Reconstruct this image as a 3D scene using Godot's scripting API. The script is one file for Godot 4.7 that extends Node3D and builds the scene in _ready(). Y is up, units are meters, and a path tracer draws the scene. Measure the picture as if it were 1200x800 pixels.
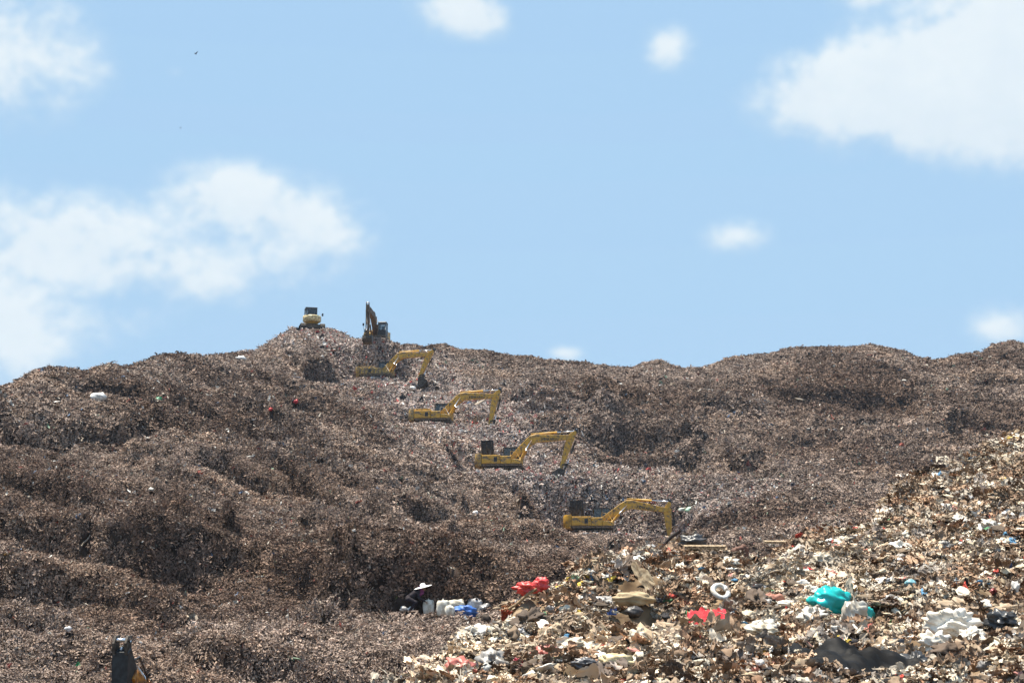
extends Node3D
# A landfill mountain with excavators passing waste uphill, a waste picker at its foot
# and a fresh heap of waste in front. Units metres, y up; the flat yard is y = 0.

const F := 1900.0            # focal length in photo pixels (photo 1200 x 800)
const EYE := 6.5             # eye height above the yard (the photographer stands on the fresh heap)
const HORIZON := 760.0       # photo row of the horizon
var pitch := atan((HORIZON - 400.0) / F)
var rng := RandomNumberGenerator.new()
var used := {}
var M := {}
var hill: Field
var heap: Field
var keep_clear: Array = []   # [x, z, radius, y]
var clear_margin := 0.0
var lean_by := 0.4
var lift_by := 0.0
var tint_by := 1.0
var fresh_path: PackedVector2Array = []

# ------------------------------------------------------------------ pixel rays
func ray(px: float, py: float) -> Vector2:      # (azimuth, tangent of elevation)
	var y := (400.0 - py) * cos(pitch) + F * sin(pitch)
	var z := F * cos(pitch) - (400.0 - py) * sin(pitch)
	return Vector2(atan2(px - 600.0, z), y / sqrt((px - 600.0) * (px - 600.0) + z * z))

func az_of(px: float, py := 550.0) -> float:
	return ray(px, py).x

func polar(az: float, d: float, y: float) -> Vector3:
	return Vector3(sin(az) * d, y, -cos(az) * d)

func at_px(px: float, py: float, d: float) -> Vector3:
	var r := ray(px, py)
	return polar(r.x, d, EYE + r.y * d)

# ------------------------------------------------------------------ height fields on a polar grid
class Field:
	var az: PackedFloat32Array
	var ds: PackedFloat32Array
	var h: PackedFloat32Array           # az-major
	var nd := 0
	func idx(arr: PackedFloat32Array, v: float) -> int:
		return clampi(arr.bsearch(v) - 1, 0, arr.size() - 2)
	func height(a: float, d: float) -> float:
		var i := idx(az, a)
		var j := idx(ds, d)
		var s := clampf((a - az[i]) / (az[i + 1] - az[i]), 0.0, 1.0)
		var t := clampf((d - ds[j]) / (ds[j + 1] - ds[j]), 0.0, 1.0)
		var k := i * nd + j
		return lerpf(lerpf(h[k], h[k + 1], t), lerpf(h[k + nd], h[k + nd + 1], t), s)
	func at(x: float, z: float) -> float:
		return height(atan2(x, -z), sqrt(x * x + z * z))
	func hit(a: float, te: float, eye: float) -> float:   # distance at which the ray meets the ground, -1 if none
		var was := 0.0
		for j in range(1, nd):
			var d := ds[j]
			var gap := eye + te * d - height(a, d)
			if gap <= 0.0 and j > 1:
				return lerpf(ds[j - 1], d, was / maxf(was - gap, 1e-5))
			was = gap
		return -1.0

func smooth_profile(knots: Array, d: float) -> float:      # knots: [d, h], monotone in d
	var n := knots.size()
	if d <= knots[0][0]:
		return knots[0][1]
	if d >= knots[n - 1][0]:
		return knots[n - 1][1]
	for i in n - 1:
		if d <= knots[i + 1][0]:
			var a = knots[i]
			var b = knots[i + 1]
			var w: float = b[0] - a[0]
			var t: float = (d - a[0]) / w
			var m: float = (b[1] - a[1]) / w
			var ma: float = m if i == 0 else ((b[1] - knots[i - 1][1]) / (b[0] - knots[i - 1][0]))
			var mb: float = m if i == n - 2 else ((knots[i + 2][1] - a[1]) / (knots[i + 2][0] - a[0]))
			var t2 := t * t
			var t3 := t2 * t
			return (2 * t3 - 3 * t2 + 1) * a[1] + (t3 - 2 * t2 + t) * w * ma + (3 * t2 - 2 * t3) * b[1] + (t3 - t2) * w * mb
	return 0.0

func table(t: Array, x: float) -> float:                   # piecewise linear [x, y] table
	if x <= t[0][0]:
		return t[0][1]
	for i in t.size() - 1:
		if x <= t[i + 1][0]:
			return lerpf(t[i][1], t[i + 1][1], (x - t[i][0]) / (t[i + 1][0] - t[i][0]))
	return t[t.size() - 1][1]

func noise(freq: float, octaves: int, sd: int, ridged := false) -> FastNoiseLite:
	var n := FastNoiseLite.new()
	n.noise_type = FastNoiseLite.TYPE_SIMPLEX_SMOOTH
	n.frequency = freq
	n.seed = sd
	n.fractal_type = FastNoiseLite.FRACTAL_RIDGED if ridged else FastNoiseLite.FRACTAL_FBM
	n.fractal_octaves = octaves
	return n

func polyline_distance(p: Vector2, line: PackedVector2Array) -> float:
	var best := 1e9
	for i in line.size() - 1:
		var q := Geometry2D.get_closest_point_to_segment(p, line[i], line[i + 1])
		best = minf(best, p.distance_squared_to(q))
	return sqrt(best)

# ------------------------------------------------------------------ node helpers
func numbered(called: String) -> String:
	var n: int = used.get(called, 0)
	used[called] = n + 1
	return called if n == 0 else "%s_%03d" % [called, n]

func tag(o: Node, label := "", category := "", group := "", kind := "") -> void:
	if label: o.set_meta("label", label)
	if category: o.set_meta("category", category)
	if group: o.set_meta("group", group)
	if kind: o.set_meta("kind", kind)

func thing(called: String, label: String, category: String, where := Vector3.ZERO, group := "") -> Node3D:
	var o := Node3D.new()
	o.name = numbered(called)
	add_child(o)
	o.position = where
	tag(o, label, category, group)
	return o

func single(called: String, mesh: Mesh, mat: Material, label: String, category: String, xf: Transform3D, group := "") -> MeshInstance3D:
	var o := MeshInstance3D.new()
	o.mesh = mesh
	o.material_override = mat
	o.name = numbered(called)
	add_child(o)
	o.transform = xf
	tag(o, label, category, group)
	return o

func part(called: String, mesh: Mesh, mat: Material, parent: Node, xf := Transform3D.IDENTITY) -> MeshInstance3D:
	var o := MeshInstance3D.new()
	o.mesh = mesh
	o.material_override = mat
	o.name = called
	parent.add_child(o, true)
	o.transform = xf
	return o

# ------------------------------------------------------------------ shapes
func st_new(smooth := false) -> SurfaceTool:
	var st := SurfaceTool.new()
	st.begin(Mesh.PRIMITIVE_TRIANGLES)
	st.set_smooth_group(0 if smooth else -1)
	return st

func done(st: SurfaceTool) -> ArrayMesh:
	st.generate_normals()
	return st.commit()

func quad(st: SurfaceTool, a: Vector3, b: Vector3, c: Vector3, d: Vector3) -> void:
	for p in [a, b, c, a, c, d]:
		st.add_vertex(p)

func prism(st: SurfaceTool, pts: PackedVector2Array, z0: float, z1: float, b := 0.03) -> void:
	# side outline (x, y) extruded along z with chamfered rims
	var n := pts.size()
	var c := Vector2.ZERO
	for p in pts:
		c += p / n
	var inner := PackedVector2Array()
	for p in pts:
		inner.append(p + (c - p).normalized() * b)
	var rings := [[inner, z0], [pts, z0 + b], [pts, z1 - b], [inner, z1]]
	for r in 3:
		for i in n:
			var j := (i + 1) % n
			var A: PackedVector2Array = rings[r][0]
			var B: PackedVector2Array = rings[r + 1][0]
			var za: float = rings[r][1]
			var zb: float = rings[r + 1][1]
			quad(st, Vector3(A[i].x, A[i].y, za), Vector3(A[j].x, A[j].y, za), Vector3(B[j].x, B[j].y, zb), Vector3(B[i].x, B[i].y, zb))
	var tri := Geometry2D.triangulate_polygon(inner)
	for k in range(0, tri.size(), 3):
		for m in [0, 1, 2]:
			st.add_vertex(Vector3(inner[tri[k + m]].x, inner[tri[k + m]].y, z0))
		for m in [2, 1, 0]:
			st.add_vertex(Vector3(inner[tri[k + m]].x, inner[tri[k + m]].y, z1))

func box(st: SurfaceTool, lo: Vector3, hi: Vector3, b := 0.02) -> void:
	prism(st, PackedVector2Array([Vector2(lo.x, lo.y), Vector2(hi.x, lo.y), Vector2(hi.x, hi.y), Vector2(lo.x, hi.y)]), lo.z, hi.z, b)

func box_mesh(lo: Vector3, hi: Vector3, b := 0.02) -> ArrayMesh:
	var st := st_new()
	box(st, lo, hi, b)
	return done(st)

func prism_mesh(pts: Array, z0: float, z1: float, b := 0.03) -> ArrayMesh:
	var st := st_new()
	prism(st, PackedVector2Array(pts), z0, z1, b)
	return done(st)

func tube(st: SurfaceTool, pts: Array, radii: Array, seg := 10) -> void:
	var n := pts.size()
	var rings := []
	var side := Vector3.ZERO
	for i in n:
		var dir: Vector3 = (pts[mini(i + 1, n - 1)] - pts[maxi(i - 1, 0)]).normalized()
		if side == Vector3.ZERO:
			side = dir.cross(Vector3.UP if absf(dir.y) < 0.9 else Vector3.RIGHT).normalized()
		side = (side - dir * side.dot(dir)).normalized()
		var other := dir.cross(side)
		var ring := []
		for k in seg:
			var a := TAU * k / seg
			ring.append(pts[i] + (side * cos(a) + other * sin(a)) * radii[i])
		rings.append(ring)
	for i in n - 1:
		for k in seg:
			var l := (k + 1) % seg
			quad(st, rings[i][k], rings[i][l], rings[i + 1][l], rings[i + 1][k])
	for e in [0, n - 1]:
		for k in seg:
			var l := (k + 1) % seg
			st.add_vertex(pts[e])
			st.add_vertex(rings[e][k if e == 0 else l])
			st.add_vertex(rings[e][l if e == 0 else k])

func tube_mesh(pts: Array, radii: Array, seg := 10) -> ArrayMesh:
	var st := st_new(true)
	tube(st, pts, radii, seg)
	return done(st)

func grid_mesh(pos: PackedVector3Array, nu: int, nv: int, wrap_u := false, smooth := true, stain := PackedFloat32Array()) -> ArrayMesh:
	var st := st_new(smooth)
	var nuu := nu if wrap_u else nu - 1
	for i in nuu:
		var k := (i + 1) % nu
		for j in nv - 1:
			if stain.size():
				for q in [i * nv + j, k * nv + j, k * nv + j + 1, i * nv + j, k * nv + j + 1, i * nv + j + 1]:
					st.set_color(Color(stain[q], stain[q] * 0.985, stain[q] * 0.96))
					st.add_vertex(pos[q])
			else:
				quad(st, pos[i * nv + j], pos[k * nv + j], pos[k * nv + j + 1], pos[i * nv + j + 1])
	return done(st)

func crumpled_sheet(n: int, sd: int, folds: int, amp: float, aspect: float, smooth: bool) -> ArrayMesh:
	# a torn sheet about 1 m long, folded along random lines and rumpled
	var r := RandomNumberGenerator.new()
	r.seed = sd
	var nz := noise(1.7, 3, sd)
	var fine := noise(4.5, 2, sd + 9)
	var edge := noise(1.1, 3, sd + 5)
	var pos := PackedVector3Array()
	for i in n:
		for j in n:
			var u := float(i) / (n - 1) - 0.5
			var v := float(j) / (n - 1) - 0.5
			var k := 1.0 + 0.22 * edge.get_noise_2d(atan2(v, u) * 1.2, float(sd % 97))
			pos.append(Vector3(u * k, 0, v * k * aspect))
	for f in folds:
		var a := r.randf() * TAU
		var nn := Vector3(cos(a), r.randf_range(-0.3, 0.3), sin(a)).normalized()
		var ax := Vector3(-sin(a), 0, cos(a)).normalized()
		var c := r.randf_range(-0.28, 0.28)
		var ang := deg_to_rad(r.randf_range(35, 150)) * (1 if r.randf() < 0.5 else -1)
		for p in pos.size():
			var dd := pos[p].dot(nn) - c
			if dd > 0.0:
				var pivot := pos[p] - nn * dd
				pos[p] = pivot + (nn * dd).rotated(ax, ang * minf(1.0, dd / 0.06))
	var mid := Vector3.ZERO
	for p in pos.size():
		var q := pos[p]
		pos[p] += Vector3(nz.get_noise_3d(q.x * 2, q.y * 2, q.z * 2 + 9), nz.get_noise_3d(q.x * 2 + 31, q.y * 2, q.z * 2), nz.get_noise_3d(q.x * 2, q.y * 2 + 57, q.z * 2)) * amp
		if n > 8:
			var u := p / n * 1.0 / n
			var v := p % n * 1.0 / n
			pos[p] += Vector3(fine.get_noise_2d(u, v + 5) * 0.3, absf(fine.get_noise_2d(u, v)) * 1.7 - 0.3, fine.get_noise_2d(u + 7, v) * 0.3) * amp * (1.3 if n > 11 else 0.9)
		mid += pos[p] / pos.size()
	var big := 0.0
	for p in pos.size():
		pos[p] -= mid
		big = maxf(big, pos[p].length())
	for p in pos.size():
		pos[p] *= 0.5 / big
	var stain := PackedFloat32Array()
	for i in n:
		for j in n:
			stain.append(clampf(1.0 + 0.9 * fine.get_noise_2d(i * 0.6 / n + 20.0, j * 0.6 / n), 0.55, 1.25))
	return grid_mesh(pos, n, n, false, smooth, stain)

func lump(nu: int, nv: int, sd: int, amp: float, flat: float, knot := false, smooth := true, square := 0.0) -> ArrayMesh:
	# a rumpled, half-filled bag about 1 m across resting on y = 0: uneven belly, sharp creases
	var nz := noise(0.9, 2, sd)
	var rg := noise(1.0, 2, sd + 3)
	var pos := PackedVector3Array()
	for i in nu:
		for j in nv:
			var a := TAU * i / nu
			var e := PI * (float(j) / (nv - 1) - 0.5)
			var dir := Vector3(cos(a) * cos(e), sin(e), sin(a) * cos(e))
			var warp := dir * Vector3(1.5, 1.2, 1.5) + Vector3(rg.get_noise_3dv(dir * 2.0 + Vector3(9, 0, 0)), rg.get_noise_3dv(dir * 2.0), rg.get_noise_3dv(dir * 2.0 - Vector3(0, 7, 0))) * 1.9
			var crease := 1.0 - minf(1.0, absf(rg.get_noise_3dv(warp)) * 4.0)
			var fine := 1.0 - minf(1.0, absf(rg.get_noise_3dv(warp * 2.3 + Vector3(40, 3, 1))) * 4.0)
			var r := 0.5 * (1.0 + amp * 1.1 * nz.get_noise_3dv(dir * 1.5) + amp * (0.12 - 0.30 * crease * crease - 0.08 * fine))
			if square > 0.0:
				var big := maxf(absf(dir.x), maxf(absf(dir.y), absf(dir.z)))
				r *= lerpf(1.0, minf(1.0 / big, 1.35), square)
			var p := dir * r
			p.y *= flat
			if knot and e > 1.0:
				var t := (e - 1.0) / (PI / 2 - 1.0)
				var w := 0.3 + 0.7 * absf(t - 0.45)
				p = Vector3(p.x * w, 0.5 * flat * 0.85 + t * 0.2, p.z * w)
			pos.append(p + Vector3(0, 0.42 * flat, 0))
	return grid_mesh(pos, nu, nv, true, smooth)

func ribbon(st: SurfaceTool, r: RandomNumberGenerator, at: Vector3, length: float, width: float, up_bias: float) -> void:
	# one curled shred with a torn outline
	var dir := Vector3(r.randfn(), r.randfn() * 0.45 + up_bias, r.randfn()).normalized()
	var side := dir.cross(Vector3(r.randfn(), r.randfn(), r.randfn())).normalized()
	var p := at - dir * length * 0.5
	var n := 4
	var last := []
	for k in n:
		var w := width * r.randf_range(0.35, 1.1) * 0.5
		var now := [p - side * w, p + side * w]
		if last.size():
			quad(st, last[0], last[1], now[1], now[0])
		last = now
		p += dir * length / (n - 1)
		dir = (dir + Vector3(r.randfn(), r.randfn(), r.randfn()) * 0.45).normalized()
		side = (side - dir * side.dot(dir) + Vector3(r.randfn(), r.randfn(), r.randfn()) * 0.35).normalized()

func flake(st: SurfaceTool, r: RandomNumberGenerator, at: Vector3, s: float, n: int) -> void:
	# one crumpled scrap: a curled patch with coherent wrinkles and a torn edge
	var u := Vector3(r.randfn(), r.randfn() * 0.28, r.randfn()).normalized()
	var v := u.cross(Vector3(r.randfn() * 0.4, 1.0, r.randfn() * 0.4)).normalized()
	var w := u.cross(v)
	var f := r.randf_range(3.0, 7.0)
	var a := r.randf() * TAU
	var curl := r.randf_range(-1.5, 0.5)
	var asp := r.randf_range(0.4, 1.0)
	var p := []
	for i in n:
		for j in n:
			var x := float(i) / (n - 1) - 0.5
			var y := float(j) / (n - 1) - 0.5
			var edge := (0.72 + 0.28 * (1.0 - absf(x * y) * 4.0)) * (1.0 + 0.14 * sin(atan2(y, x) * 3.0 + a))
			var h := 0.16 * sin(x * f + a) * cos(y * f * 1.3 + a * 2.0) + 0.09 * sin((x + y) * f * 2.3 + a * 3.0) + curl * x * x + r.randfn() * 0.03
			p.append(at + (u * x * edge + v * y * edge * asp + w * h) * s)
	for i in n - 1:
		for j in n - 1:
			quad(st, p[i * n + j], p[i * n + n + j], p[i * n + n + 1 + j], p[i * n + 1 + j])

func tuft(sd: int, pieces: int, length: float, width: float, flakes: float, tones: Array, smooth: bool, n: int) -> ArrayMesh:
	# a handful of shreds and scraps about 1 m across, each of its own shade of dye
	var r := RandomNumberGenerator.new()
	r.seed = sd
	var st := st_new(smooth)
	for k in pieces:
		var a := r.randf() * TAU
		var q := sqrt(r.randf()) * 0.5
		var at := Vector3(cos(a) * q, r.randf_range(-0.05, 0.13), sin(a) * q)
		var t: Array = tones[r.randi() % tones.size()]
		var m := r.randf_range(0.8, 1.2)
		st.set_color(Color(t[0] * m, t[1] * m, t[2] * m))
		if smooth:
			st.set_smooth_group(k + 1)
		var s := clampf(exp(r.randfn() * 0.35), 0.5, 1.45)
		if r.randf() < flakes:
			flake(st, r, at, length * 0.75 * s, n)
		else:
			ribbon(st, r, at, length * s, width * s, 0.25 if r.randf() < 0.3 else 0.0)
	return done(st)

func stick_mesh(sd: int, thick: float) -> ArrayMesh:
	var r := RandomNumberGenerator.new()
	r.seed = sd
	var pts := []
	var rad := []
	for i in 5:
		pts.append(Vector3(i / 4.0 - 0.5, r.randf_range(-0.05, 0.05), r.randf_range(-0.06, 0.06)))
		rad.append(thick * r.randf_range(0.7, 1.1))
	return tube_mesh(pts, rad, 5)

# ------------------------------------------------------------------ materials
func ramp_texture(size: int, freq: float, octaves: int, sd: int, stops: Array) -> ImageTexture:
	# stops: [noise value, Color (sRGB)]
	var n := noise(freq, octaves, sd)
	var im := n.get_seamless_image(size, size)
	im.convert(Image.FORMAT_RGB8)
	for y in size:
		for x in size:
			var v := im.get_pixel(x, y).r
			var c: Color = stops[stops.size() - 1][1]
			if v <= stops[0][0]:
				c = stops[0][1]
			else:
				for k in stops.size() - 1:
					if v <= stops[k + 1][0]:
						c = (stops[k][1] as Color).lerp(stops[k + 1][1], (v - stops[k][0]) / (stops[k + 1][0] - stops[k][0]))
						break
			im.set_pixel(x, y, c)
	return ImageTexture.create_from_image(im)

func lin(r: float, g: float, b: float) -> Color:
	return Color(r, g, b).linear_to_srgb()

func mat(c: Color, rough := 0.8, metal := 0.0, tex: Texture2D = null, scale := 1.0, spec := 0.5) -> StandardMaterial3D:
	var m := StandardMaterial3D.new()
	m.albedo_color = c
	m.roughness = rough
	m.metallic = metal
	m.metallic_specular = spec
	m.cull_mode = BaseMaterial3D.CULL_DISABLED
	if tex:
		m.albedo_texture = tex
		m.uv1_triplanar = true
		m.uv1_scale = Vector3.ONE * scale
	return m

func make_materials() -> void:
	var grime := ramp_texture(256, 0.02, 5, 11, [[0.25, Color(0.55, 0.5, 0.46)], [0.5, Color(0.85, 0.82, 0.79)], [0.7, Color(1, 1, 1)]])
	var yellow := ramp_texture(256, 0.018, 5, 21, [[0.2, lin(0.16, 0.11, 0.06)], [0.34, lin(0.38, 0.22, 0.05)], [0.46, lin(0.48, 0.27, 0.035)], [0.75, lin(0.56, 0.31, 0.03)]])
	var soft := ramp_texture(256, 0.012, 3, 31, [[0.25, Color(0.80, 0.77, 0.73)], [0.6, Color(1, 1, 1)]])
	M.soft = soft
	var dirty := ramp_texture(256, 0.02, 5, 25, [[0.3, lin(0.12, 0.09, 0.06)], [0.5, lin(0.24, 0.18, 0.11)], [0.62, lin(0.36, 0.25, 0.09)], [0.75, lin(0.5, 0.3, 0.05)]])
	M.grime = grime
	M.yellow = mat(Color.WHITE, 0.5, 0.0, yellow, 0.45)
	M.dirty = mat(Color.WHITE, 0.75, 0.0, dirty, 0.6)
	M.orange = mat(lin(0.50, 0.20, 0.02), 0.5, 0.0, grime, 0.7)
	M.cream = mat(lin(0.78, 0.66, 0.36), 0.45, 0.0, grime, 0.5)
	M.dark = mat(lin(0.035, 0.033, 0.035), 0.55, 0.0, grime, 0.8)
	M.steel = mat(lin(0.10, 0.085, 0.07), 0.6, 0.4, grime, 0.8)
	M.chrome = mat(lin(0.75, 0.75, 0.77), 0.2, 0.9)
	M.brown = mat(lin(0.17, 0.12, 0.075), 0.75, 0.0, grime, 0.8)
	var glass := mat(lin(0.03, 0.05, 0.07), 0.08)
	glass.transparency = BaseMaterial3D.TRANSPARENCY_ALPHA
	glass.albedo_color.a = 0.55
	M.glass = glass
	M.ink = mat(lin(0.04, 0.035, 0.03), 0.7)
	M.white = mat(lin(0.75, 0.74, 0.72), 0.7, 0.0, grime, 1.0)
	M.scrap = mat(Color.WHITE, 0.75, 0.0, null, 1.0, 0.3)
	M.scrap.vertex_color_use_as_albedo = true
	M.soil = mat(Color.WHITE, 0.95, 0.0, grime, 0.35, 0.2)
	M.soil.vertex_color_use_as_albedo = true
	M.soil.uv1_world_triplanar = true
	M.yard = mat(lin(0.11, 0.09, 0.07), 0.95, 0.0, grime, 0.2, 0.2)

func plastic(r: float, g: float, b: float, rough := 0.5, through := 0.0) -> StandardMaterial3D:
	var m := mat(lin(r, g, b), rough, 0.0, M.soft, 0.6, 0.5)
	if through > 0.0:
		m.backlight_enabled = true
		m.backlight = Color(through, through, through)
	return m

# ------------------------------------------------------------------ sky
func sky_color(az: float, el: float, puffs: Array, nz: FastNoiseLite, fine: FastNoiseLite) -> Color:
	var e := maxf(el, 0.0)
	var t := clampf(e / 1.2, 0.0, 1.0)
	var c := Color(0.70, 0.84, 0.962).lerp(Color(0.50, 0.70, 0.93), t * t)
	c = c.lerp(Color(0.75, 0.86, 0.95), 0.6 * exp(-e / 0.09))
	var x := az * 8.0
	var y := el * 8.0
	var dens := 0.0
	var lift := 0.0
	for p in puffs:
		var dx: float = absf(az - p[0])
		if dx > p[2] * 2.2:
			continue
		var dy: float = (el - p[1]) / p[3]
		dx /= p[2]
		var q := dx * dx + dy * dy
		if q < 4.8:
			var g: float = p[4] * exp(-q * 1.25)
			dens += g
			lift += g * (0.5 + 0.35 * dy)
	if dens > 0.02:
		lift /= dens
		var n := nz.get_noise_2d(x * 10, y * 14) * 0.55 + fine.get_noise_2d(x * 10, y * 13) * 0.26
		dens = clampf(dens * (0.9 + 0.55 * n) + n * 0.35 * minf(1.0, dens * 2.5) - 0.10, 0.0, 1.0)
		dens = smoothstep(0.0, 0.85, dens)
		var w := Color(0.83, 0.895, 0.95).lerp(Color(0.965, 0.99, 1.0), clampf(0.75 * lift + 0.45 * dens + 0.3 * n, 0.0, 1.0))
		c = c.lerp(w, dens * 0.88)
	return c

func make_sky() -> Sky:
	var puffs := []
	for p in [[1085, 85, 105, 60, 0.95], [1180, 30, 95, 85, 1.1], [955, 112, 75, 42, 0.85], [1000, 85, 60, 34, 0.6], [1060, 135, 100, 34, 0.6], [1190, 130, 110, 45, 0.7], [540, 8, 58, 28, 1.0], [570, 26, 30, 18, 0.5],
			[785, 55, 32, 27, 0.8], [866, 277, 44, 19, 0.75], [1182, 380, 40, 24, 0.85], [662, 413, 24, 11, 0.8], [50, 262, 95, 42, 0.69], [140, 290, 110, 48, 0.73], [262, 222, 62, 32, 0.85],
			[315, 245, 75, 38, 0.65], [390, 270, 60, 48, 0.55], [260, 322, 105, 34, 0.60], [30, 400, 80, 52, 0.73], [10, 370, 40, 25, 0.5], [40, 30, 80, 50, 0.55], [40, 110, 60, 40, 0.35], [110, 85, 40, 26, 0.3],
			[150, 375, 60, 20, 0.25], [-120, 60, 120, 60, 0.9], [-60, 320, 90, 40, 0.7], [1330, 120, 150, 70, 0.9], [1010, -3, 30, 10, 0.5], [300, -20, 90, 18, 0.4], [205, 85, 14, 9, 0.25]]:
		var c := ray(p[0], p[1])
		puffs.append([c.x, atan(c.y), p[2] * 1.14 / F, p[3] * 1.14 / F, p[4] * 1.1])
	var r := RandomNumberGenerator.new()
	r.seed = 5
	for k in 230:                                  # the same kind of fair-weather clouds all round
		var az := r.randf_range(-PI, PI)
		var el := asin(r.randf_range(0.02, 0.97))
		var s := r.randf_range(0.5, 1.0)
		if absf(az) < 0.5 and el < 0.5:
			continue
		for m in 3:
			puffs.append([az + r.randf_range(-0.09, 0.09), el + r.randf_range(-0.03, 0.03), r.randf_range(0.04, 0.09) * s / maxf(cos(el), 0.3), r.randf_range(0.02, 0.045) * s, r.randf_range(0.5, 0.95)])
	var nz := noise(0.22, 5, 71)
	var fine := noise(0.9, 4, 72)
	var W := 4096
	var H := 2048
	var lw := 512
	var lh := 256
	var im := Image.create(lw, lh, false, Image.FORMAT_RGB8)
	for yy in lh:
		var el := PI / 2 - PI * (yy + 0.5) / lh
		if el < -0.02:
			for xx in lw:
				im.set_pixel(xx, yy, Color(0.78, 0.86, 0.93))
			continue
		var band := []
		for p in puffs:
			if absf(el - p[1]) < p[3] * 2.2:
				band.append(p)
		for xx in lw:
			im.set_pixel(xx, yy, sky_color(TAU * ((xx + 0.5) / lw - 0.5), el, band, nz, fine))
	im.resize(W, H, Image.INTERPOLATE_CUBIC)
	var near := []
	for p in puffs:
		if absf(p[0]) < 0.55 and p[1] < 0.6:
			near.append(p)
	var x0 := int(W * (0.5 - 0.42 / TAU))
	var x1 := int(W * (0.5 + 0.42 / TAU))
	var y0 := int(H * (0.5 - 0.46 / PI))
	var y1 := int(H * (0.5 + 0.01 / PI))
	for yy in range(y0, y1):
		var el := PI / 2 - PI * (yy + 0.5) / H
		var band := []
		for p in near:
			if absf(el - p[1]) < p[3] * 2.2:
				band.append(p)
		for xx in range(x0, x1):
			im.set_pixel(xx, yy, sky_color(TAU * ((xx + 0.5) / W - 0.5), el, band, nz, fine))
	var rolled := Image.create(W, H, false, Image.FORMAT_RGB8)      # the panorama's first column looks along -z
	rolled.blit_rect(im, Rect2i(W / 2, 0, W / 2, H), Vector2i(0, 0))
	rolled.blit_rect(im, Rect2i(0, 0, W / 2, H), Vector2i(W / 2, 0))
	var pano := PanoramaSkyMaterial.new()
	pano.panorama = ImageTexture.create_from_image(rolled)
	var s := Sky.new()
	s.sky_material = pano
	return s

# ------------------------------------------------------------------ the waste mountain
const SKYLINE := [[-700, 470], [-300, 468], [-100, 462], [0, 455], [27, 452], [37, 443], [60, 437], [110, 433], [130, 425], [150, 428], [182, 420], [212, 420], [240, 420], [267, 415], [300, 411], [320, 398], [330, 392], [346, 388], [381, 388],
	[393, 390], [404, 395], [418, 399], [430, 398], [455, 400], [467, 404], [484, 402], [492, 407], [505, 405], [520, 403], [537, 410], [572, 412], [600, 418], [619, 416], [637, 423], [682, 425], [737, 432], [770, 422], [800, 432], [830, 430],
	[857, 420], [882, 416], [900, 414], [932, 408], [957, 407], [995, 408], [1025, 405], [1060, 411], [1070, 418], [1095, 423], [1120, 416], [1152, 414], [1165, 403], [1185, 398], [1200, 401], [1300, 404], [1500, 420], [1900, 440]]

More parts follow.
